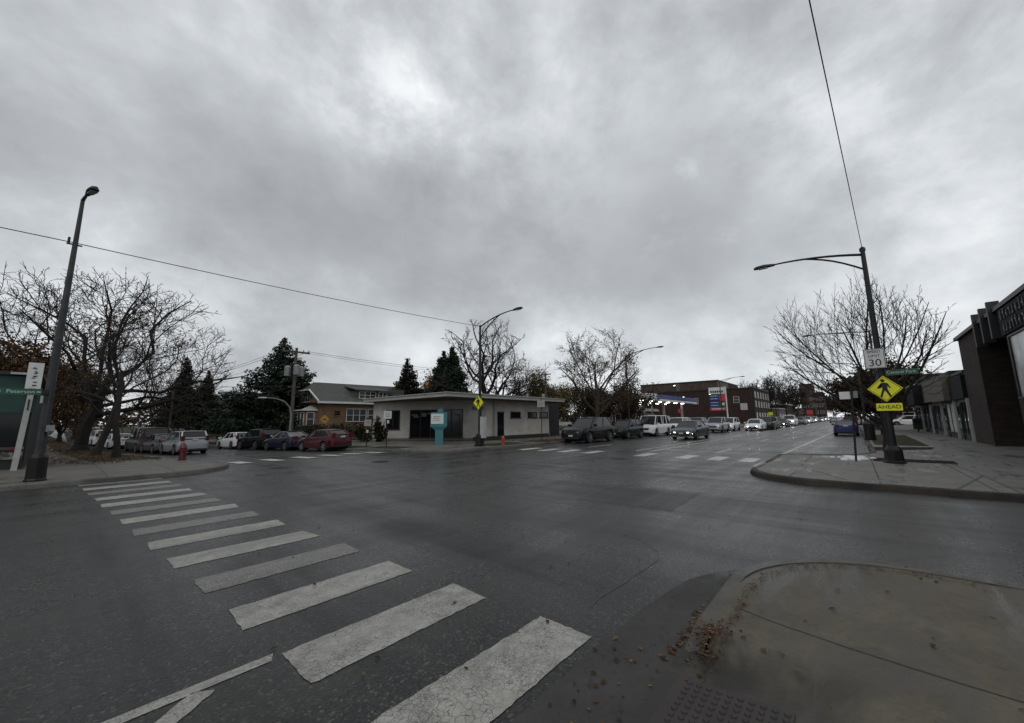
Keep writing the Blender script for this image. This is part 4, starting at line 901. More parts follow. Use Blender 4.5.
def cobra(root, p, d, L, rise, mp, head=True, brace=None, r=.045):
    d = Vector(d).normalized(); p = Vector(p)
    pts = [p+d*L*t+Vector((0,0,rise*(1-(1-t)**2))) for t in [i/8 for i in range(9)]]
    a = MB(); a.tube(pts, [r*(1-.35*i/8) for i in range(9)], 6)
    if brace is not None:
        b0 = p+Vector((0,0,-brace)); e_ = pts[5]
        a.tube([b0+(e_-b0)*t+Vector((0,0,.35*brace*math.sin(t*math.pi)*.6)) for t in [i/6 for i in range(7)]], r*.7, 6)
    ao = a.build('arm', M[mp], root, True)
    e_ = pts[-1]; s_ = d.cross(Vector((0,0,1)))
    h = MB(); prof = [(-.05,.05,.03),(.08,.075,.06),(.30,.115,.085),(.55,.10,.07),(.66,.04,.04)]
    vs = []
    for x, w_, t_ in prof:
        c = e_+d*x
        for yy, zz in ((-w_,-.02),(-w_*.7,t_*.8),(0,t_),(w_*.7,t_*.8),(w_,-.02),(w_*.6,-.05),(-w_*.6,-.05)): vs.append(c+s_*yy+Vector((0,0,zz)))
    n = 7; fs = [(i*n+k,(i+1)*n+k,(i+1)*n+(k+1)%n,i*n+(k+1)%n) for i in range(len(prof)-1) for k in range(n)]+[tuple(range(n)),tuple(range(len(vs)-1,len(vs)-1-n,-1))]
    h.add(vs, fs); ho = h.build('lamp_head', M[mp], root, True)
    MB().prism([(c.x,c.y) for c in (e_+d*.2+s_*.065,e_+d*.2-s_*.065,e_+d*.5-s_*.065,e_+d*.5+s_*.065)], e_.z-.075, e_.z-.045).build('lens', M['lamp_off'], ho)
    return pts[-1]
def lamp_base(root, r, h, m, n=8): 
    MB().lathe([(r*1.15,-.05),(r*1.15,.05),(r,.08),(r*.92,h*.75),(r*.72,h*.92),(r*.55,h)], n).build('base', M[m], root)
# -- tall lamp on the right pavement
x_, y_ = 17.88, -.85
rl = empty('street_lamp', (x_,y_,.12), 0, 'tall dark street lamp carrying the speed limit and walking figure signs', 'street lamp')
MB().tube([(0,0,0),(0,0,7.3)], [.115,.065], 12).build('pole', M['steel_dark'], rl, True)
lamp_base(rl, .24, .55, 'iron'); MB().tube([(0,0,7.25),(0,0,7.36),(0,0,7.42)], [.085,.085,.02], 8).build('pole_cap', M['steel_dark'], rl)
cobra(rl, (0,0,7.12), (0,1,0), 2.62, .36, 'steel_dark', brace=.55)
fx = (0,-1,0)
sp = plate(rl, (-.16,.12,3.42), fx, .53, .66, 'sign_white')
text_mesh('SPEED', .125, (-.166,.12,3.65), fx, M['ink'], sp); text_mesh('LIMIT', .125, (-.166,.12,3.51), fx, M['ink'], sp); text_mesh('30', .33, (-.166,.12,3.27), fx, M['ink'], sp)
bd = MB()
for w_, h_, dy, dz in ((.5,.012,0,.315),(.5,.012,0,-.315),(.012,.63,.245,0),(.012,.63,-.245,0)): bd.plate((-.167,.12+dy,3.42+dz), fx, w_, h_, .004)
bd.build('sign_border', M['ink'], sp)
diamond(rl, (-.17,-.02,2.40), fx, .43)
ah = plate(rl, (-.17,-.06,1.80), fx, .62, .24, 'sign_yellow'); text_mesh('AHEAD', .17, (-.177,-.06,1.80), fx, M['ink'], ah)
gsn = plate(rl, (-.02,-.47,2.93), fx, .80, .19, 'sign_green', 'name_sign'); text_mesh('Central Park', .135, (-.027,-.47,2.93), fx, M['letter_pale'], gsn)
bk_ = MB()
for zz in (3.6,3.2,2.5,1.85): bk_.box(-.16,0,-.14,.05,zz-.02,zz+.02)
bk_.build('bracket', M['steel_dark'], rl)
# -- more lamps of the same kind
def avenue_lamp(x, y, label, d, H=7.3, arm=(2.75,.42,.55), mp='steel_dark', z=.12):
    r = empty('street_lamp', (x,y,z), 0, label, 'street lamp', 'street lamps along the avenue')
    MB().tube([(0,0,0),(0,0,H)], [.12,.065], 10).build('pole', M[mp], r, True); lamp_base(r, .23, .6, 'iron')
    MB().tube([(0,0,H),(0,0,H+.08)], [.08,.03], 8).build('pole_cap', M[mp], r)
    cobra(r, (0,0,H-.05), d, arm[0], arm[1], mp, brace=arm[2]); return r
avenue_lamp(44, -1.75, 'second street lamp on the right pavement with its arm crossing the bare fan shaped tree', (0,1,0), 8.6, (3.9,.3,.5), 'pole_grey'); avenue_lamp(58, -.9, 'street lamp behind the brown leaved tree on the right pavement', (0,1,0)); avenue_lamp(90, -.9, 'farthest street lamp on the right pavement', (0,1,0))
cl = avenue_lamp(16.46, 16.9, 'street lamp with curved arm, yellow walking figure sign and pale box before the grey building', (0,-1,0), 7.3, (2.75,.55,.7), 'steel_dark')
diamond(cl, (-.14,0,2.56), fx, .44)
MB().box(-.12,.12,-.42,-.13,.48,1.72).build('control_box', M['offwhite'], cl)
MB().lathe([(.34,-.05),(.34,.08),(.27,.12),(.25,.62),(.15,.75)], 8).build('base_cover', M['iron'], cl)
for x, lab in ((38,'street lamp behind the bronze street tree and parked cars'),(76,'street lamp rising before the tall brown brick block'),(104,'street lamp above the red brick building roof'),(140,'farthest street lamp on the left side of the avenue')): avenue_lamp(x, 17.3, lab, (0,-1,0), 8.0, (3.3,.55,.7))
# -- lamp pole on the left corner
lp = empty('street_lamp', (-.31,16.95,.12), 0, 'weathered metal lamp pole on the left corner with green name sign and dark base', 'street lamp')
MB().tube([(0,0,0),(0,0,2.6),(.02,-.02,8.25)], [.115,.098,.045], 12).build('pole', M['pole_grey'], lp, True)
MB().lathe([(.21,-.05),(.21,.04),(.19,.07),(.18,.62),(.155,.68),(.12,.72)], 8).build('base', M['iron'], lp)
cobra(lp, (.02,-.02,8.22), (.22,-.97,0), .38, .10, 'pole_grey', brace=None)
cb = MB(); cb.box(.04,.20,-.16,-.06,1.32,1.5); cb.tube([(.11,-.12,1.24),(.15,-.18,1.36)], [.04,.06], 8); cb.build('junction_box', M['steel_grey'], lp)
MB().tube([(.02,-.13,.7),(.02,-.14,2.2),(.02,-.13,2.5)], .025, 6).build('conduit', M['pole_grey'], lp)
ns = plate(lp, (-.52,-.12,2.40), (1,0,0), .78, .17, 'sign_green', 'name_sign'); text_mesh('Peterson', .135, (-.50,-.126,2.40), (1,0,0), M['letter_pale'], ns)
q = MB(); q.plate((-.86,-.127,2.40),(1,0,0),.05,.05,.004); q.plate((-.19,-.127,2.40),(1,0,0),.07,.03,.004); q.build('arrow_mark', M['letter_pale'], ns)
MB().box(-.14,.02,-.14,.0,2.34,2.46).build('bracket', M['steel_dark'], lp); plate(lp, (-.12,-.13,2.2), (1,0,0), .05, .2, 'offwhite', 'strap')
wb = MB(); wb.tube([(-.16,0,6.8),(.16,0,6.8)], .025, 5); wb.tube([(-.12,0,6.8),(-.12,0,7.0)], .03, 6); wb.build('wire_bracket', M['steel_dark'], lp)
# -- white pylon sign
wp = empty('pylon_sign', (-.92,22.05,.12), 0, 'slim white pylon sign with a white panel of faint upright lettering before the green shop', 'sign')
MB().tube([(0,0,-.05),(.10,0,2.85)], .10, 4).build('post', M['offwhite'], wp); pn = MB().box(-.07,.29,-.07,.07,2.62,3.75).build('sign_panel', M['sign_white'], wp)
random.seed(3); q = MB()
for k in range(6):
    zz = 3.56-.165*k
    for _ in range(3): q.plate((.11+random.uniform(-.05,.05),-.074,zz+random.uniform(-.04,.04)),(1,0,0),random.uniform(.03,.09),random.uniform(.015,.05),.006)
q.build('lettering', M['ink_grey'], pn); MB().plate((.08,-.085,2.25),(1,0,0),.035,.38,.03).build('slot', M['ink'], wp)
# -- teal sign
ts = empty('teal_sign', (16.13,20.32,.12), R(-42), 'teal free standing sign with a white panel on the pavement before the grey building', 'sign')
tb_ = MB(); tb_.prism([(-.32,-.22),(.32,-.22),(.32,.22),(-.32,.22)], -.05, .95); tb_.build('post', M['teal'], ts)
hb = MB(); hb.add([(-.32,-.22,.95),(.32,-.22,.95),(.32,.22,.95),(-.32,.22,.95),(-.72,-.3,1.18),(.62,-.3,1.18),(.62,.3,1.18),(-.72,.3,1.18)], [(0,1,5,4),(1,2,6,5),(2,3,7,6),(3,0,4,7)]); hb.box(-.72,.62,-.3,.3,1.18,1.32); hb.box(-.66,.62,-.24,.28,1.32,2.12); hb.build('sign_case', M['teal'], ts)
pp = MB().box(-.68,.34,-.27,-.241,1.36,2.02).build('sign_panel', M['sign_white'], ts)
q = MB()
for k in range(3): q.plate((-.17,-.275,1.84-.13*k),(1,0,0),.6-.1*k,.03,.006)
q.tube([(-.45,-.274,1.5),(-.5,-.274,1.62),(-.45,-.274,1.78),(-.3,-.274,1.86)], .014, 4); q.build('lettering', M['ink_grey'], pp)
MB().box(-.16,.30,-.12,.2,2.12,2.34).build('top_fin', M['teal'], ts)
ts.scale = (.78,.78,.97)
# -- hydrants
def hydrant(x, y, label, m, k=1.0):
    r = empty('fire_hydrant', (x,y,.12), R(20), label, 'fire hydrant')
    MB().lathe([(.17*k,-.05),(.17*k,.05),(.13*k,.06),(.12*k,.52*k),(.15*k,.54*k),(.15*k,.58*k),(.135*k,.6*k),(.11*k,.7*k),(.05*k,.76*k)], 12).build('body', M[m], r, True)
    MB().lathe([(.035*k,.75*k),(.035*k,.81*k)], 5).build('top_nut', M[m], r)
    MB().tube([(-.2*k,0,.45*k),(.2*k,0,.45*k)], .06*k, 8).build('side_outlet', M[m], r); MB().tube([(0,0,.42*k),(0,-.2*k,.42*k)], .075*k, 8).build('front_outlet', M[m], r)
hydrant(3.66, 22.5, 'dark red fire hydrant on the left corner before the silver estate car', 'hydrant_red', .95)
hydrant(18.0, 16.45, 'orange red fire hydrant on the grass before the grey building', 'hydrant_orange', .72)
# -- small post signs
def post_sign(x, y, H, label, panels, m='steel_dark', lean=(0,0), r=.03):
    p = empty('sign_post', (x,y,.12), 0, label, 'sign'); MB().tube([(0,0,-.05),(lean[0],lean[1],H)], r, 6).build('post', M[m], p)
    for (dx, dy, z, ux, w_, h_, mm) in panels:
        b = plate(p, (dx,dy,z), ux, w_, h_, mm)
        if mm in ('sign_white','offwhite') and h_ > .3:
            q = MB(); n = Vector(ux).normalized().cross(Vector((0,0,1)))
            for k in range(3): q.plate(Vector((dx,dy,z+h_*.25-h_*.22*k))+n*.007, ux, w_*.6, h_*.06, .004)
            q.build('lettering', M['ink_grey'], b)
    return p
post_sign(17.99, .1, 2.5, 'thin dark post with small white board standing in a patch of snow', [(.04,.06,2.24,(0,-1,0),.30,.26,'sign_white'),(.04,-.22,2.26,(0,-1,0),.13,.24,'steel_grey')], lean=(0,-.14), r=.032)
post_sign(22.2, 16.6, 3.0, 'thin post with two pale parking signs before the grey building', [(-.03,.17,2.62,(0,-1,0),.3,.45,'offwhite'),(-.03,-.17,2.62,(0,-1,0),.3,.45,'offwhite')])
post_sign(13.36, 22.0, 2.3, 'thin post with a white square sign at the grey building end of the grass strip', [(0,-.03,1.98,(1,0,0),.55,.48,'sign_white'),(.05,-.03,1.55,(1,0,0),.14,.2,'white')])
post_sign(13.2, 24.1, 1.9, 'thin short post with a small pale sign before the dark hedge', [(0,-.03,1.55,(1,0,0),.45,.4,'offwhite'),(0,-.03,1.0,(1,0,0),.15,.18,'white')])
ds = empty('warning_sign', (13.2,30.6,.12), 0, 'amber diamond warning sign on a post behind the red hatchback', 'sign'); MB().tube([(0,0,0),(0,0,2.5)], .03, 6).build('post', M['steel_dark'], ds)
dsg = diamond(ds, (0,-.04,2.0), Vector((.85,-.5,0)), .36, False, 'sign_amber'); q = MB(); q.shape((-.02,-.06,2.0), Vector((.85,-.5,0)), [(-.13,-.03),(.03,-.03),(.03,-.09),(.15,0),(.03,.09),(.03,.03),(-.13,.03)], .012); q.build('arrow_mark', M['ink'], dsg)
post_sign(20.3, 90, 2.4, 'small pale square sign before the dim porch bungalow', [(0,-.04,2.1,(.8,-.6,0),.9,.9,'offwhite')])
post_sign(51, 16.4, 2.6, 'red square sign on a post beside the parked cars', [(-.03,0,2.45,(0,-1,0),.45,.5,'red_sign')])
post_sign(124, 16.6, 2.9, 'yellow green sign on a post before the low pale roofed shop', [(-.03,0,2.5,(0,-1,0),1.0,.8,'sign_yellow')])
# -- waste bin, dark box, door mat of snow
b = empty('waste_bin', (34.3,-.66,.12), 0, 'slim dark waste bin at the kerb beside the blue saloon car', 'bin')
MB().lathe([(.26,0),(.28,.05),(.28,.95),(.30,.97),(.30,1.03),(.24,1.14),(.10,1.2)], 12).build('body', M['black'], b); MB().box(-.31,-.27,-.12,.12,.82,.93).build('opening', M['steel_dark'], b)
b = empty('newspaper_box', (53.6,-4.5,.12), 0, 'dark upright box standing against the row of small shops', 'box'); MB().box(-.28,.28,-.3,.3,.25,1.25).build('cabinet', M['black'], b); MB().box(-.05,.05,-.05,.05,0,.25).build('post', M['black'], b); MB().box(-.29,-.281,-.2,.2,.7,1.15).build('pane', M['glass'], b)
random.seed(8); sn = MB()
for k in range(26):
    cx, cy, r_ = random.gauss(18.9,.40), random.gauss(.10,.26), random.uniform(.08,.2)
    sn.lathe([(r_,-.02),(r_*.92,r_*.25),(r_*.55,r_*.42),(r_*.1,r_*.48)], 8, (cx,cy,.12))
tag(sn.build('snow_patch', M['snow'], None, True), 'small white patch of leftover snow at the foot of the thin post', 'snow')
# -- manhole covers
for x, y, lab in ((15.3,7.5,'round dark manhole cover in the middle of the avenue'),(8.7,14.7,'round dark manhole cover before the side street')):
    r = empty('manhole_cover', (x,y,.004), 0, lab, 'manhole cover'); MB().lathe([(.36,-.02),(.36,.006),(.33,.006)], 24).build('lid', M['iron'], r); q = MB()
    for k in range(-3,4): q.box(-.28+abs(k)*.03,.28-abs(k)*.03,k*.085-.015,k*.085+.015,.006,.012)
    q.build('tread', M['steel_dark'], r)
# -- utility poles and their wires
up = empty('utility_pole', (13.3,37.4,.12), 0, 'wooden utility pole with crossarm and grey transformers before the broad spruce', 'utility pole')
MB().tube([(0,0,-.1),(0,0,8.6)], [.16,.11], 10).build('pole', M['wood_pole'], up, True)
MB().box(-1.15,1.15,-.07,.07,8.15,8.3).build('crossarm', M['wood_pole'], up)
for x in (-1.05,-.6,.6,1.05): MB().lathe([(.03,0),(.05,.05),(.05,.13),(.02,.18)], 8, (x,0,8.3)).build('insulator', M['steel_grey'], up)
for x, y, zz in ((-.62,0,6.0),(.55,.12,6.05),(-.1,-.62,6.1)): MB().lathe([(.1,-.04),(.26,0),(.27,.75),(.24,.84),(.1,.92)], 12, (x,y,zz)).build('transformer', M['steel_grey'], up)
MB().box(-.5,.5,-.06,.06,5.0,5.1).build('lower_arm', M['wood_pole'], up)
al = empty('street_lamp', (12.95,36.6,.12), 0, 'pale aluminium street lamp with long bent arm before the utility pole', 'street lamp')
MB().tube([(0,0,0),(0,0,2.6),(-.15,0,3.25),(-.6,0,3.75),(-1.3,0,3.98),(-2.0,0,4.02)], [.10,.08,.07,.06,.05,.045], 8).build('pole', M['steel_grey'], al, True)
MB().add([(-2.0,-.10,3.98),(-2.0,.10,3.98),(-2.6,.09,3.98),(-2.6,-.09,3.98),(-2.0,-.05,4.08),(-2.0,.05,4.08),(-2.5,.04,4.07),(-2.5,-.04,4.07)],[(3,2,1,0),(4,5,6,7),(0,1,5,4),(1,2,6,5),(2,3,7,6),(3,0,4,7)]).build('lamp_head', M['offwhite'], al)
al2 = empty('street_lamp', (2.0,61,.12), 0, 'pale curved lamp pole far down the left verge behind the trunks', 'street lamp')
MB().tube([(0,0,0),(0,0,2.6),(.12,0,3.2),(.5,0,3.7),(1.0,0,3.85),(1.6,0,3.85)], [.11,.09,.08,.07,.06,.05], 8).build('pole', M['steel_grey'], al2, True); MB().box(1.6,2.2,-.1,.1,3.8,3.9).build('lamp_head', M['offwhite'], al2)
def wire(name, a, b_, sag, label, r=.011, n=24, cat='cable'):
    a, b_ = Vector(a), Vector(b_); m = MB()
    for q in (a, b_):                            # the poles on the falling street stand lower
        if q.y == 82 or abs(q.y-37.4) < .01: q.z += drop(13.3 if q.y < 50 else 11.3, q.y)
    m.tube([a.lerp(b_, i/n)-Vector((0,0,sag*4*(i/n)*(1-i/n))) for i in range(n+1)], r, 4)
    return tag(m.build(name, M['cable']), label, cat)
wire('span_wire', (-.31,16.95,6.98), (16.46,16.9,7.4), .12, 'thin span wire from the left corner lamp pole to the lamp before the grey building', .014)
wire('span_wire', (-.31,16.95,6.98), (-32,17,7.3), .25, 'thin span wire running left out of the picture from the left corner lamp pole', .014)
wire('span_wire', (17.88,-.85,7.45), (-4.0,.50,8.1), -.02, 'thin cable rising from the right street lamp over the near corner', .012, 30)
for k, (x, lab) in enumerate(((-1.05,'first power line from the utility pole crossarm down the side street'),(-.6,'second power line from the utility pole crossarm down the side street'),(1.05,'third power line from the utility pole crossarm down the side street'))): wire('power_line', (13.3+x,37.4,8.5), (11.3+x,82,8.7), .5, lab, .016)
wire('power_line', (13.3,37.4,5.2), (11.2,82,5.4), .4, 'thick low cable running down the side street from the utility pole', .03)
wire('power_line', (14.35,37.4,8.5), (42,31,7.6), .5, 'power line from the utility pole over the grey building', .018)
wire('power_line', (12.25,37.4,8.45), (41.9,30.3,7.0), .5, 'lower power line from the utility pole over the grey building', .014)
u2 = empty('utility_pole', (11.3,82,.12), 0, 'far wooden utility pole down the side street', 'utility pole'); MB().tube([(0,0,0),(0,0,8.95)], [.16,.11], 8).build('pole', M['wood_pole'], u2); MB().box(-1.1,1.1,-.06,.06,8.5,8.64).build('crossarm', M['wood_pole'], u2)
u3 = empty('utility_pole', (42,30.6,.12), 0, 'wooden utility pole behind the grey building', 'utility pole'); MB().tube([(0,0,0),(0,0,7.8)], [.15,.1], 8).build('pole', M['wood_pole'], u3); MB().box(-.06,.06,-.9,.9,7.45,7.57).build('crossarm', M['wood_pole'], u3)
wire('power_line', (13.3,37.4,5.3), (-3.0,49,5.1), .3, 'pale low service wire across the side street', .02)

# ================================================================== cars
def lerp_prof(p, x):
    for a, b in zip(p, p[1:]):
        if a[0] <= x <= b[0]: return a[1]+(b[1]-a[1])*(x-a[0])/(b[0]-a[0]+1e-9)
    return p[0][1] if x < p[0][0] else p[-1][1]
KINDS = {  # L, W, H, top-line profile of the lower body (rear -> front), greenhouse (base rear, roof rear, roof front, base front), wheel radius, wheel x
 'saloon': (4.75,1.82,1.45,[(-2.37,.72),(-2.30,.98),(-1.55,1.04),(-.2,.97),(.95,.93),(1.6,.86),(2.2,.70),(2.37,.50)],(-1.72,-.85,.35,1.25),.33,(-1.4,1.42)),
 'hatchback': (4.25,1.80,1.50,[(-2.12,.70),(-2.06,1.02),(-1.6,1.06),(-.2,.99),(.85,.95),(1.5,.86),(2.0,.70),(2.12,.5)],(-1.98,-1.35,.25,1.18),.33,(-1.28,1.28)),
 'suv': (4.75,1.90,1.74,[(-2.37,.80),(-2.32,1.12),(-1.9,1.14),(-.2,1.10),(1.0,1.08),(1.75,1.02),(2.25,.88),(2.37,.60)],(-2.26,-1.98,.30,1.12),.37,(-1.42,1.44)),
 'estate': (4.8,1.84,1.68,[(-2.4,.75),(-2.34,1.05),(-1.9,1.07),(-.2,1.03),(1.0,1.0),(1.7,.93),(2.25,.78),(2.4,.55)],(-2.3,-1.95,.32,1.18),.35,(-1.4,1.45)),
 'van': (5.2,1.98,2.05,[(-2.6,.9),(-2.56,1.2),(-1.9,1.2),(.4,1.18),(1.5,1.14),(2.1,1.05),(2.5,.95),(2.6,.55)],(-2.56,-2.45,1.05,1.68),.37,(-1.6,1.65)),
 'pickup': (5.7,2.0,1.90,[(-2.85,.85),(-2.8,1.22),(-.9,1.22),(.0,1.20),(1.2,1.22),(2.2,1.16),(2.7,1.06),(2.85,.65)],(-.75,-.5,.75,1.4),.40,(-1.75,1.85)),
}
def car_paint(name, c, rough=.32, metal=.25):
    m = mat(name, c, rough, metal, 0, coat=(0 if 'black' in name else .15), spec=(.2 if 'black' in name else .35)); return m
PAINT = {'silver': car_paint('silver_paint',(.30,.31,.33),.34,.5),'white': car_paint('white_car_paint',(.60,.61,.62),.35,0),'black': car_paint('black_car_paint',(.008,.008,.009),.25,0),'navy': car_paint('navy_car_paint',(.010,.014,.032),.28,.2),
 'red': car_paint('red_car_paint',(.055,.004,.009),.28,.1),'grey': car_paint('grey_car_paint',(.075,.080,.085),.32,.4),'steel': car_paint('steel_blue_paint',(.035,.048,.058),.30,.4),'brown': car_paint('brown_car_paint',(.030,.022,.018),.4,.2),'blue': car_paint('blue_car_paint',(.010,.016,.095),.28,.2),'maroon': car_paint('maroon_car_paint',(.07,.012,.014),.3,.2),'pearl': car_paint('pale_grey_paint',(.40,.41,.41),.35,.1)}
def make_car(kind):
    L, W, H, top, gh, wr, wx = KINDS[kind]; root = empty(kind+'_proto')
    xs = set([-L/2,-L/2+.04,-L/2+.12,-L/2+.25,-L/2+.5,L/2-.5,L/2-.25,L/2-.12,L/2-.04,L/2]+[p[0] for p in top])
    ra = wr+.07
    for c in wx:
        for k in range(-5,6): xs.add(c+ra*math.sin(k*math.pi/10))
    xs |= set(gh); xs = sorted(x for x in xs if -L/2 <= x <= L/2); xs = [x for i, x in enumerate(xs) if i == 0 or x-xs[i-1] > .015]
    vs = []; n = 11
    for x in xs:
        e = max(0, abs(x)-(L/2-.55))/.55; wv = W/2*(1-.20*e**2.4)
        zt = lerp_prof(top, x); zb = .23+.10*max(0,e)**2; arch = zb
        for c in wx:
            if abs(x-c) < ra: arch = max(arch, wr+math.sqrt(max(0,ra*ra-(x-c)**2)))
        arch = min(arch, zt-.12); zm = max(arch+.02, zt*.62); zs = max(zm+.02, zt-.10)
        half = [(wv*.90,arch),(wv*.985,arch+.015),(wv,zm),(wv*.975,zs),(wv*.90,zt-.015)]
        vs += [(x,-y,z) for y, z in half]+[(x,0,zt+.03*(1-e))]+[(x,y,z) for y, z in reversed(half)]
    fs = [(i*n+k,i*n+k+1,(i+1)*n+k+1,(i+1)*n+k) for i in range(len(xs)-1) for k in range(n-1)]
    fs += [tuple(range(n-1,-1,-1)), tuple(range((len(xs)-1)*n, len(xs)*n))]
    body = MB().add(vs, fs).build('body', PAINT['white'], root, True)
    MB().box(-L/2+.35,L/2-.35,-W/2+.16,W/2-.16,.2,.62).build('underbody', M['trim_black'], root)
    b0, r0, r1, b1 = gh; zr = H-.06
    def zb_(x): return lerp_prof(top, x)-.03
    yb, yr = W/2*.90, W/2*.70 if kind not in ('van',) else W/2*.80
    if kind in ('suv','pickup','estate'): yr = W/2*.76
    base = [(b0,yb*.92),((r0+b0)/2 if kind!='van' else r0,yb),((b0+b1)/2,yb),(r1+.25,yb),(b1,yb*.90)]
    roof = [(r0,yr*.93),(r0+(r1-r0)*.2,yr),((r0+r1)/2,yr),(r1-(r1-r0)*.15,yr),(r1,yr*.94)]
    gv = []
    for (x, y), (xr, y2) in zip(base, roof): gv += [(x,-y,zb_(x)),(xr,-y2,zr),(xr,y2,zr),(x,y,zb_(x))]
    gf = [(i*4+k,i*4+k+1,(i+1)*4+k+1,(i+1)*4+k) for i in range(4) for k in range(3)]+[(3,2,1,0),(16,17,18,19)]
    MB().add(gv, gf).build('window_glass', M['car_glass'], root)
    f = MB(); k = len(roof)
    rv = []
    for i, (x, y) in enumerate(roof):
        dx = -.05 if i == 0 else .04 if i == k-1 else 0; cr = H if 0 < i < k-1 else H-.035
        rv += [(x+dx,-y-.012,zr-.02),(x+dx,-y*.86,cr-.018),(x+dx,0,cr),(x+dx,y*.86,cr-.018),(x+dx,y+.012,zr-.02)]
    f.add(rv, [(i*5+j,i*5+j+1,(i+1)*5+j+1,(i+1)*5+j) for i in range(k-1) for j in range(4)]+[(4,3,2,1,0),tuple(range((k-1)*5,k*5))]+[(i*5+4,i*5,(i+1)*5,(i+1)*5+4) for i in range(k-1)])
    for s_ in (-1,1):
        for i, r_ in ((0,.055),(1,.04) if kind in ('estate','suv','van','hatchback') else (0,.05),(2,.035),(4,.045)):
            (x,y),(xr,y2) = base[i], roof[i]; f.tube([(x,s_*y,zb_(x)-.02),(xr,s_*y2,zr)], r_, 5)
    if kind in ('suv','estate','van','hatchback'):                   # tail panel under and around the rear window
        x, y = base[0]; xr, y2 = roof[0]; f.tube([(x-.01,-y,zb_(x)+.12),(x-.01,y,zb_(x)+.12)], .07, 5)
    if kind == 'van':                                                # two more window posts on each side
        for s_ in (-1,1):
            for q_ in (-1.35,-.1): f.tube([(q_,s_*yb,zb_(q_)-.02),(q_,s_*yr,zr)], .06, 5)
    f.build('cabin_frame', PAINT['white'], root, True)
    if kind == 'pickup': MB().box(-2.72,-.85,-.78,.78,1.235,1.255).build('bed_cover', M['trim_black'], root)
    # wheels
    for c in wx:
        for s_ in (-1,1):
            y = s_*(W/2-.11)
            wv_ = MB().lathe([(wr*.72,-.115),(wr*.95,-.11),(wr,-.07),(wr,.07),(wr*.95,.11),(wr*.72,.115)], 20, (0,0,0), 'y').build('wheel', M['tyre'], root, True, (c,y,wr))
            ri = MB(); ri.lathe([(wr*.70,s_*.09),(wr*.70,s_*.118),(wr*.62,s_*.105),(wr*.62,s_*.06)], 16, (0,0,0), 'y')
            for q_ in range(5):
                a = q_*2*math.pi/5; ri.tube([(0,s_*.10,0),(wr*.66*math.cos(a),s_*.108,wr*.66*math.sin(a))], [.05,.035], 4)
            ri.build('rim', M['rim'], wv_)
    xf, xr_ = L/2, -L/2; zt_f = lerp_prof(top, L/2-.2); zt_r = lerp_prof(top, -L/2+.05)
    for s_ in (-1,1):
        yy = W/2*.66
        h = MB(); h.add([(xf-.20,s_*(yy+.20),zt_f-.11),(xf-.03,s_*(yy-.20),zt_f-.15),(xf-.03,s_*(yy-.20),zt_f-.29),(xf-.14,s_*(yy+.20),zt_f-.26),(xf-.42,s_*(yy+.26),zt_f-.06),(xf-.40,s_*(yy+.27),zt_f-.20)], [(0,1,2,3),(4,0,3,5)]); h.v = [(x+.03,y,z) for x, y, z in h.v]; h.build('headlight', M['lamp_off'], root)
        tl = MB()
        if kind in ('suv','estate','van','hatchback'): tl.box(xr_-.02,xr_+.14,min(s_*yy,s_*(yy+.20)),max(s_*yy,s_*(yy+.20)),zt_r+.02 if kind == 'van' else zt_r-.02,zt_r+.30)
        else: tl.box(xr_-.015,xr_+.2,min(s_*(yy-.16),s_*(yy+.19)),max(s_*(yy-.16),s_*(yy+.19)),zt_r-.02,zt_r+.16)
        tl.build('tail_light', M['tail'], root)
        xm = b1-.25; mo = MB(); mo.box(xm-.10,xm+.08,min(s_*(W/2-.02),s_*(W/2+.19)),max(s_*(W/2-.02),s_*(W/2+.19)),zb_(xm)+.04,zb_(xm)+.19); mo.build('mirror', PAINT['white'], root)
    MB().box(xf-.06,xf+.012,-W*.26,W*.26,zt_f-.33,zt_f-.17).build('grille', M['trim_black'], root); MB().box(xf-.08,xf+.015,-W*.34,W*.34,.30,.40).build('air_intake', M['trim_black'], root)
    MB().box(xr_-.012,xr_+.05,-W*.40,W*.40,.30,.42).build('rear_bumper_strip', M['trim_black'], root)
    MB().box(xr_-.02,xr_+.04,-.17,.17,zt_r-.02,zt_r+.10).build('licence_plate', M['plate'], root)
    MB().box(xf,xf+.022,-.16,.16,.44,.55).build('licence_plate', M['plate'], root)
    return root
PROTO = {}; USED = {}
def car(kind, x, y, heading, paint, label, lit=False, group=None, cat='car', z=0, scale=1.0, name=None):
    """heading 0 drives towards +x; lit = headlights on"""
    if kind not in PROTO: PROTO[kind] = make_car(kind)
    c = copy_tree(PROTO[kind]); c.name = name or ({'suv':'parked_suv','van':'parked_van','pickup':'pickup_truck'}.get(kind, 'parked_car')); c.location = (x,y,z); c.rotation_euler = (0,0,R(heading)); c.scale = (scale,)*3
    if y > 19 and x < 16: c.location.z = drop(x,y); c.rotation_euler = (0, R(1.03) if y < 45 else 0, R(heading))
    tag(c, label, cat, group)
    for ch in [o for o in bpy.data.objects if o.parent == c]:
        b = ch.name.split('.')[0]
        m = PAINT[paint] if b in ('body','cabin_frame','mirror') else M['headlamp'] if (b == 'headlight' and lit) else None
        if m: ch.material_slots[0].link = 'OBJECT'; ch.material_slots[0].material = m
    return c
HS = 90+3.7
gl, gr, gt, gp = 'cars parked along the left kerb of the side street', 'cars parked along the right kerb of the side street', 'cars driving along the avenue', 'cars parked along the avenue'
car('estate', 5.7, 35.0, 95.5, 'silver', 'silver estate car parked tail towards us on the left of the side street', group=gl, scale=.93)
car('saloon', 5.3, 40.2, 95.5, 'grey', 'dark grey saloon in front of the silver estate car', group=gl, name='parked_car')
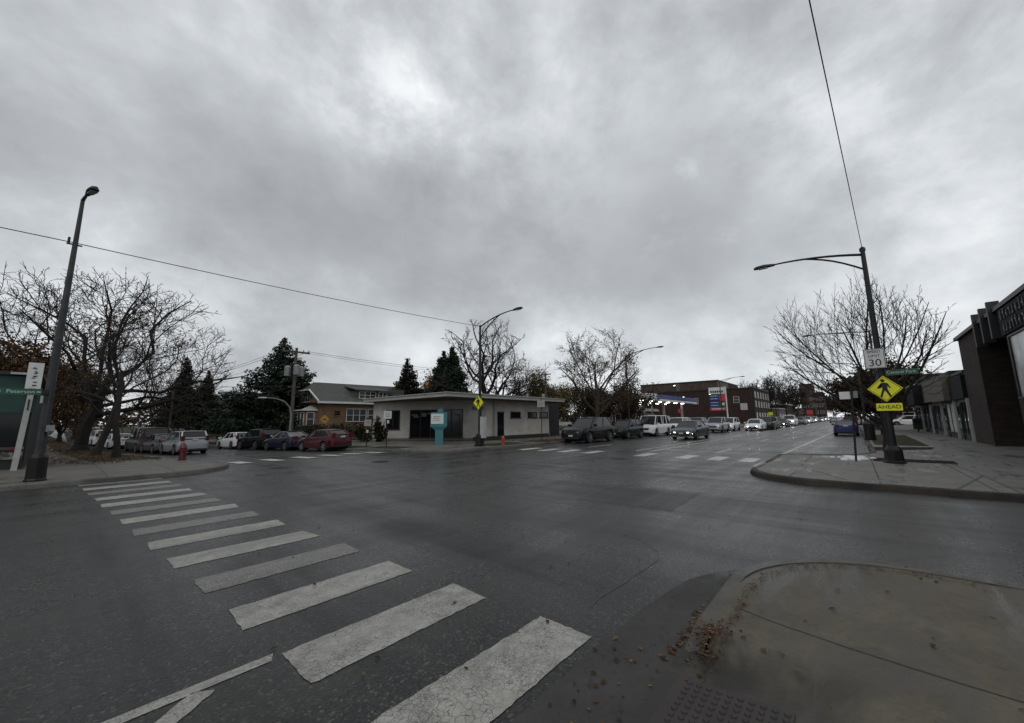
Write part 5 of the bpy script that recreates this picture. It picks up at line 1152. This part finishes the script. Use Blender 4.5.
car('van', 4.95, 45.6, 95.5, 'brown', 'tall dark brown van ahead of the silver estate car and grey saloon', group=gl, cat='van')
car('saloon', 3.75, 53.5, 95.5, 'white', 'white car beyond the brown van seen between the thin trunks', group=gl)
car('suv', 3.1, 62.5, 95.5, 'white', 'farther white car half hidden behind the leaning trunk', group=gl)
car('saloon', 2.7, 70.0, 95.5, 'grey', 'grey car farthest along the left kerb', group=gl)
car('suv', 11.3-.065*36-.5, 60, 95, 'pearl', 'pale car driving away beyond the silver estate car', group=None)
car('hatchback', 11.3, 26.0, 100, 'red', 'dark red hatchback nearest the corner on the right of the side street', group=gr, scale=.9)
car('saloon', 10.95, 31.2, 97, 'navy', 'dark blue saloon parked between the red hatchback and the black car', group=gr, scale=.93)
car('suv', 10.62, 36.3, 97, 'black', 'black car between the dark blue saloon and the white hatchback', group=gr, scale=.92)
car('hatchback', 10.3, 41.3, 97, 'white', 'white hatchback farthest in the row before the houses', group=gr, scale=.95)
car('suv', 25.7, 14.9, 180, 'black', 'large black sport utility car first at the kerb beside the grey building', group=gp, scale=1.03)
car('suv', 32.0, 14.95, 180, 'black', 'smaller black car parked behind the large black sport utility car', group=gp, scale=.9)
car('van', 38.0, 14.85, 180, 'white', 'old white passenger van parked below the bronze street tree', group=gp, cat='van', scale=.95)
car('suv', 44.4, 14.6, 180, 'white', 'white sport utility car behind the white van', group=gp)
car('suv', 51.6, 14.75, 180, 'grey', 'grey car parked behind the white sport utility car', group=gp)
car('saloon', 33.6, 10.1, 180, 'steel', 'blue grey saloon driving towards the crossing with its lights on', lit=True, group=gt, name='driving_car')
car('estate', 57.5, 12.4, 180, 'white', 'white estate car left of the white saloon in the oncoming traffic', lit=True, group=gt, name='driving_car')
car('saloon', 58, 9.5, 180, 'white', 'white saloon with glowing headlights, nearest of the oncoming lane after the blue grey one', lit=True, group=gt, name='driving_car')
car('suv', 64, 9.1, 180, 'black', 'black car close behind the white saloon in traffic', group=gt, name='driving_car')
car('saloon', 69.5, 9.4, 180, 'maroon', 'maroon saloon with lights on in the oncoming traffic', lit=True, group=gt, name='driving_car')
car('suv', 88, 11.8, 180, 'white', 'white sport utility car left of the white pickup in traffic', lit=True, group=gt, name='driving_car')
car('pickup', 92, 9.3, 180, 'white', 'large white pickup truck in the oncoming lane', lit=True, group=gt, cat='truck', scale=1.06)
for i, (x, y, p, k, lab) in enumerate(((104,8.9,'grey','suv','grey car just behind the white pickup truck'),(113,9.2,'white','saloon','bright lit car right of the white pickup truck'),(120,12.3,'pearl','suv','pale car in the outer lane beyond the white pickup truck'),(128,9.2,'white','suv','glowing white car in the middle of the distant queue'),(137,9.2,'silver','saloon','silver car after the glowing white ones in the distant queue'),
    (150,9.2,'white','suv','white car with lights on in the distant queue'),(166,9.2,'grey','saloon','dark grey car in the distant queue'),(184,9.2,'white','saloon','white lit car near the far end of the queue'),(205,9.1,'pearl','suv','pale car near the far end of the queue'),(230,9.1,'white','saloon','tiny lit car at the far end of the avenue'),(262,9.0,'silver','suv','last tiny silver car at the far end of the avenue'))):
    car(k, x, y, 180, p, lab, lit=(p != 'grey'), group=gt, name='driving_car')
for i, (x, y, p) in enumerate(((140,4.2,'silver'),(170,4.3,'white'))): car('saloon', x, y, 0, p, ('silver','white')[i]+' car driving away on the right side of the avenue', group=gt, name='driving_car')
car('saloon', 46.0, .62, 0, 'blue', 'dark blue saloon parked tail towards us at the right kerb', group=gp, scale=.92)
car('van', 98, .5, 0, 'red', 'red van parked far along the right kerb', group=gp, cat='van')
car('suv', 84, -2.6, 0, 'navy', 'dark car standing right of the red van beyond the waste bin', group=gp)
car('suv', 92, -6.6, 95, 'white', 'white car parked side on past the grass strip of the right pavement', group=None)
car('suv', 50.5, 12.2, 180, 'silver', 'silver sport utility car waiting in the outer lane beside the white van', group=gt, name='driving_car')
car('hatchback', 75, 12.3, 180, 'silver', 'silver hatchback in the outer lane left of the maroon saloon', lit=True, group=gt, name='driving_car')
car('saloon', 80.5, 9.3, 180, 'black', 'black saloon with lights on between the maroon saloon and the white pickup', lit=True, group=gt, name='driving_car')
car('suv', 98.5, 12.0, 180, 'silver', 'silver sport utility car beside the white pickup truck', lit=True, group=gt, name='driving_car')
car('saloon', 83.5, 18.8, 200, 'pearl', 'pale car standing at the filling station by the price sign', group=None)
car('saloon', 75, 19.5, 180, 'black', 'dark car leaving the filling station', group=None)
for p in list(PROTO.values()):
    for o in [x for x in bpy.data.objects if x.parent == p]:
        for q in [x for x in bpy.data.objects if x.parent == o]: bpy.data.objects.remove(q, do_unlink=True)
        bpy.data.objects.remove(o, do_unlink=True)
    bpy.data.objects.remove(p, do_unlink=True)

# ================================================================== leaf litter
random.seed(21); lf = MB()
def flat_leaf(x, y, z, s_):
    a = random.uniform(0,6.28); t = random.uniform(-.5,.5)
    P_ = [(-.5,0),(-.15,.30),(.2,.26),(.55,.02),(.2,-.24),(-.2,-.3)]
    z += drop(x,y) if y > 19 else 0
    lf.add([(x+s_*(u*math.cos(a)-v*math.sin(a)), y+s_*(u*math.sin(a)+v*math.cos(a)), z+s_*(.25*abs(v)*2+t*u*.5)+.006) for u, v in P_], [tuple(range(6))])
def kerb_pts(path): return dense(path, .05, 400)
ins = kerb_pts(arc(4.25,-.42,1.27,-10,90,14)+[(3.4,.85),(3.05,.84)])
for p in ins:
    for _ in range(random.choice((2,5,7,10))): flat_leaf(p[0]+random.gauss(0,.022), p[1]+random.gauss(0,.022)-.01, .122+random.uniform(0,.02), random.uniform(.010,.032))
for _ in range(300):                                            # the drift at the end of the kerb
    x, y = random.gauss(3.10,.13), random.gauss(.93,.055); h_ = max(0, .05-.20*((x-3.05)**2+(y-.88)**2)**.5)
    flat_leaf(x, y, max(near_z(x,y),.006)+random.uniform(0,h_), random.uniform(.010,.036))
for _ in range(90): flat_leaf(2.85+abs(random.gauss(0,.6)), 1.11+abs(random.gauss(0,.03)), .006, random.uniform(.010,.05))
for _ in range(45): flat_leaf(random.uniform(1.5,2.9), random.uniform(1.1,1.6), .006, random.uniform(.015,.05))
for _ in range(60): flat_leaf(random.uniform(.6,9), random.uniform(1.7,9), .004, random.uniform(.02,.06))
for _ in range(60): flat_leaf(random.uniform(2,6), random.uniform(-3,.8), .122, random.uniform(.02,.055))
for _ in range(60): flat_leaf(random.uniform(7,14), random.uniform(-3,8), .004, random.uniform(.02,.06))
stuff('leaf_litter', lf, M['leaf_fallen'])
random.seed(22); lf = MB()
for _ in range(2600):
    y = random.uniform(24,75); flat_leaf(min(sx(random.gauss(2.2,1.4),y), sx(4.0,y)), y, .143, random.uniform(.08,.2))
for _ in range(700): flat_leaf(random.uniform(-6,1), random.uniform(24,45), .128, random.uniform(.08,.18))
for _ in range(600): flat_leaf(random.uniform(21.5,31), random.choice((random.gauss(16.1,.25),random.uniform(16,21.4))), .13, random.uniform(.08,.18))
for _ in range(250): flat_leaf(random.uniform(16,42), random.gauss(-1.2,.8), .13, random.uniform(.05,.12))
stuff('leaf_litter', lf, M['leaf_fallen'])

# everything that stands on the falling part of the side street goes down with it
for o in list(bpy.data.objects):
    if o.parent is None and o.type == 'EMPTY' and o.location.y > 19 and o.location.x < 15.5 and o.location.z > .01 and 'car' not in o.name: o.location.z += drop(o.location.x, o.location.y)
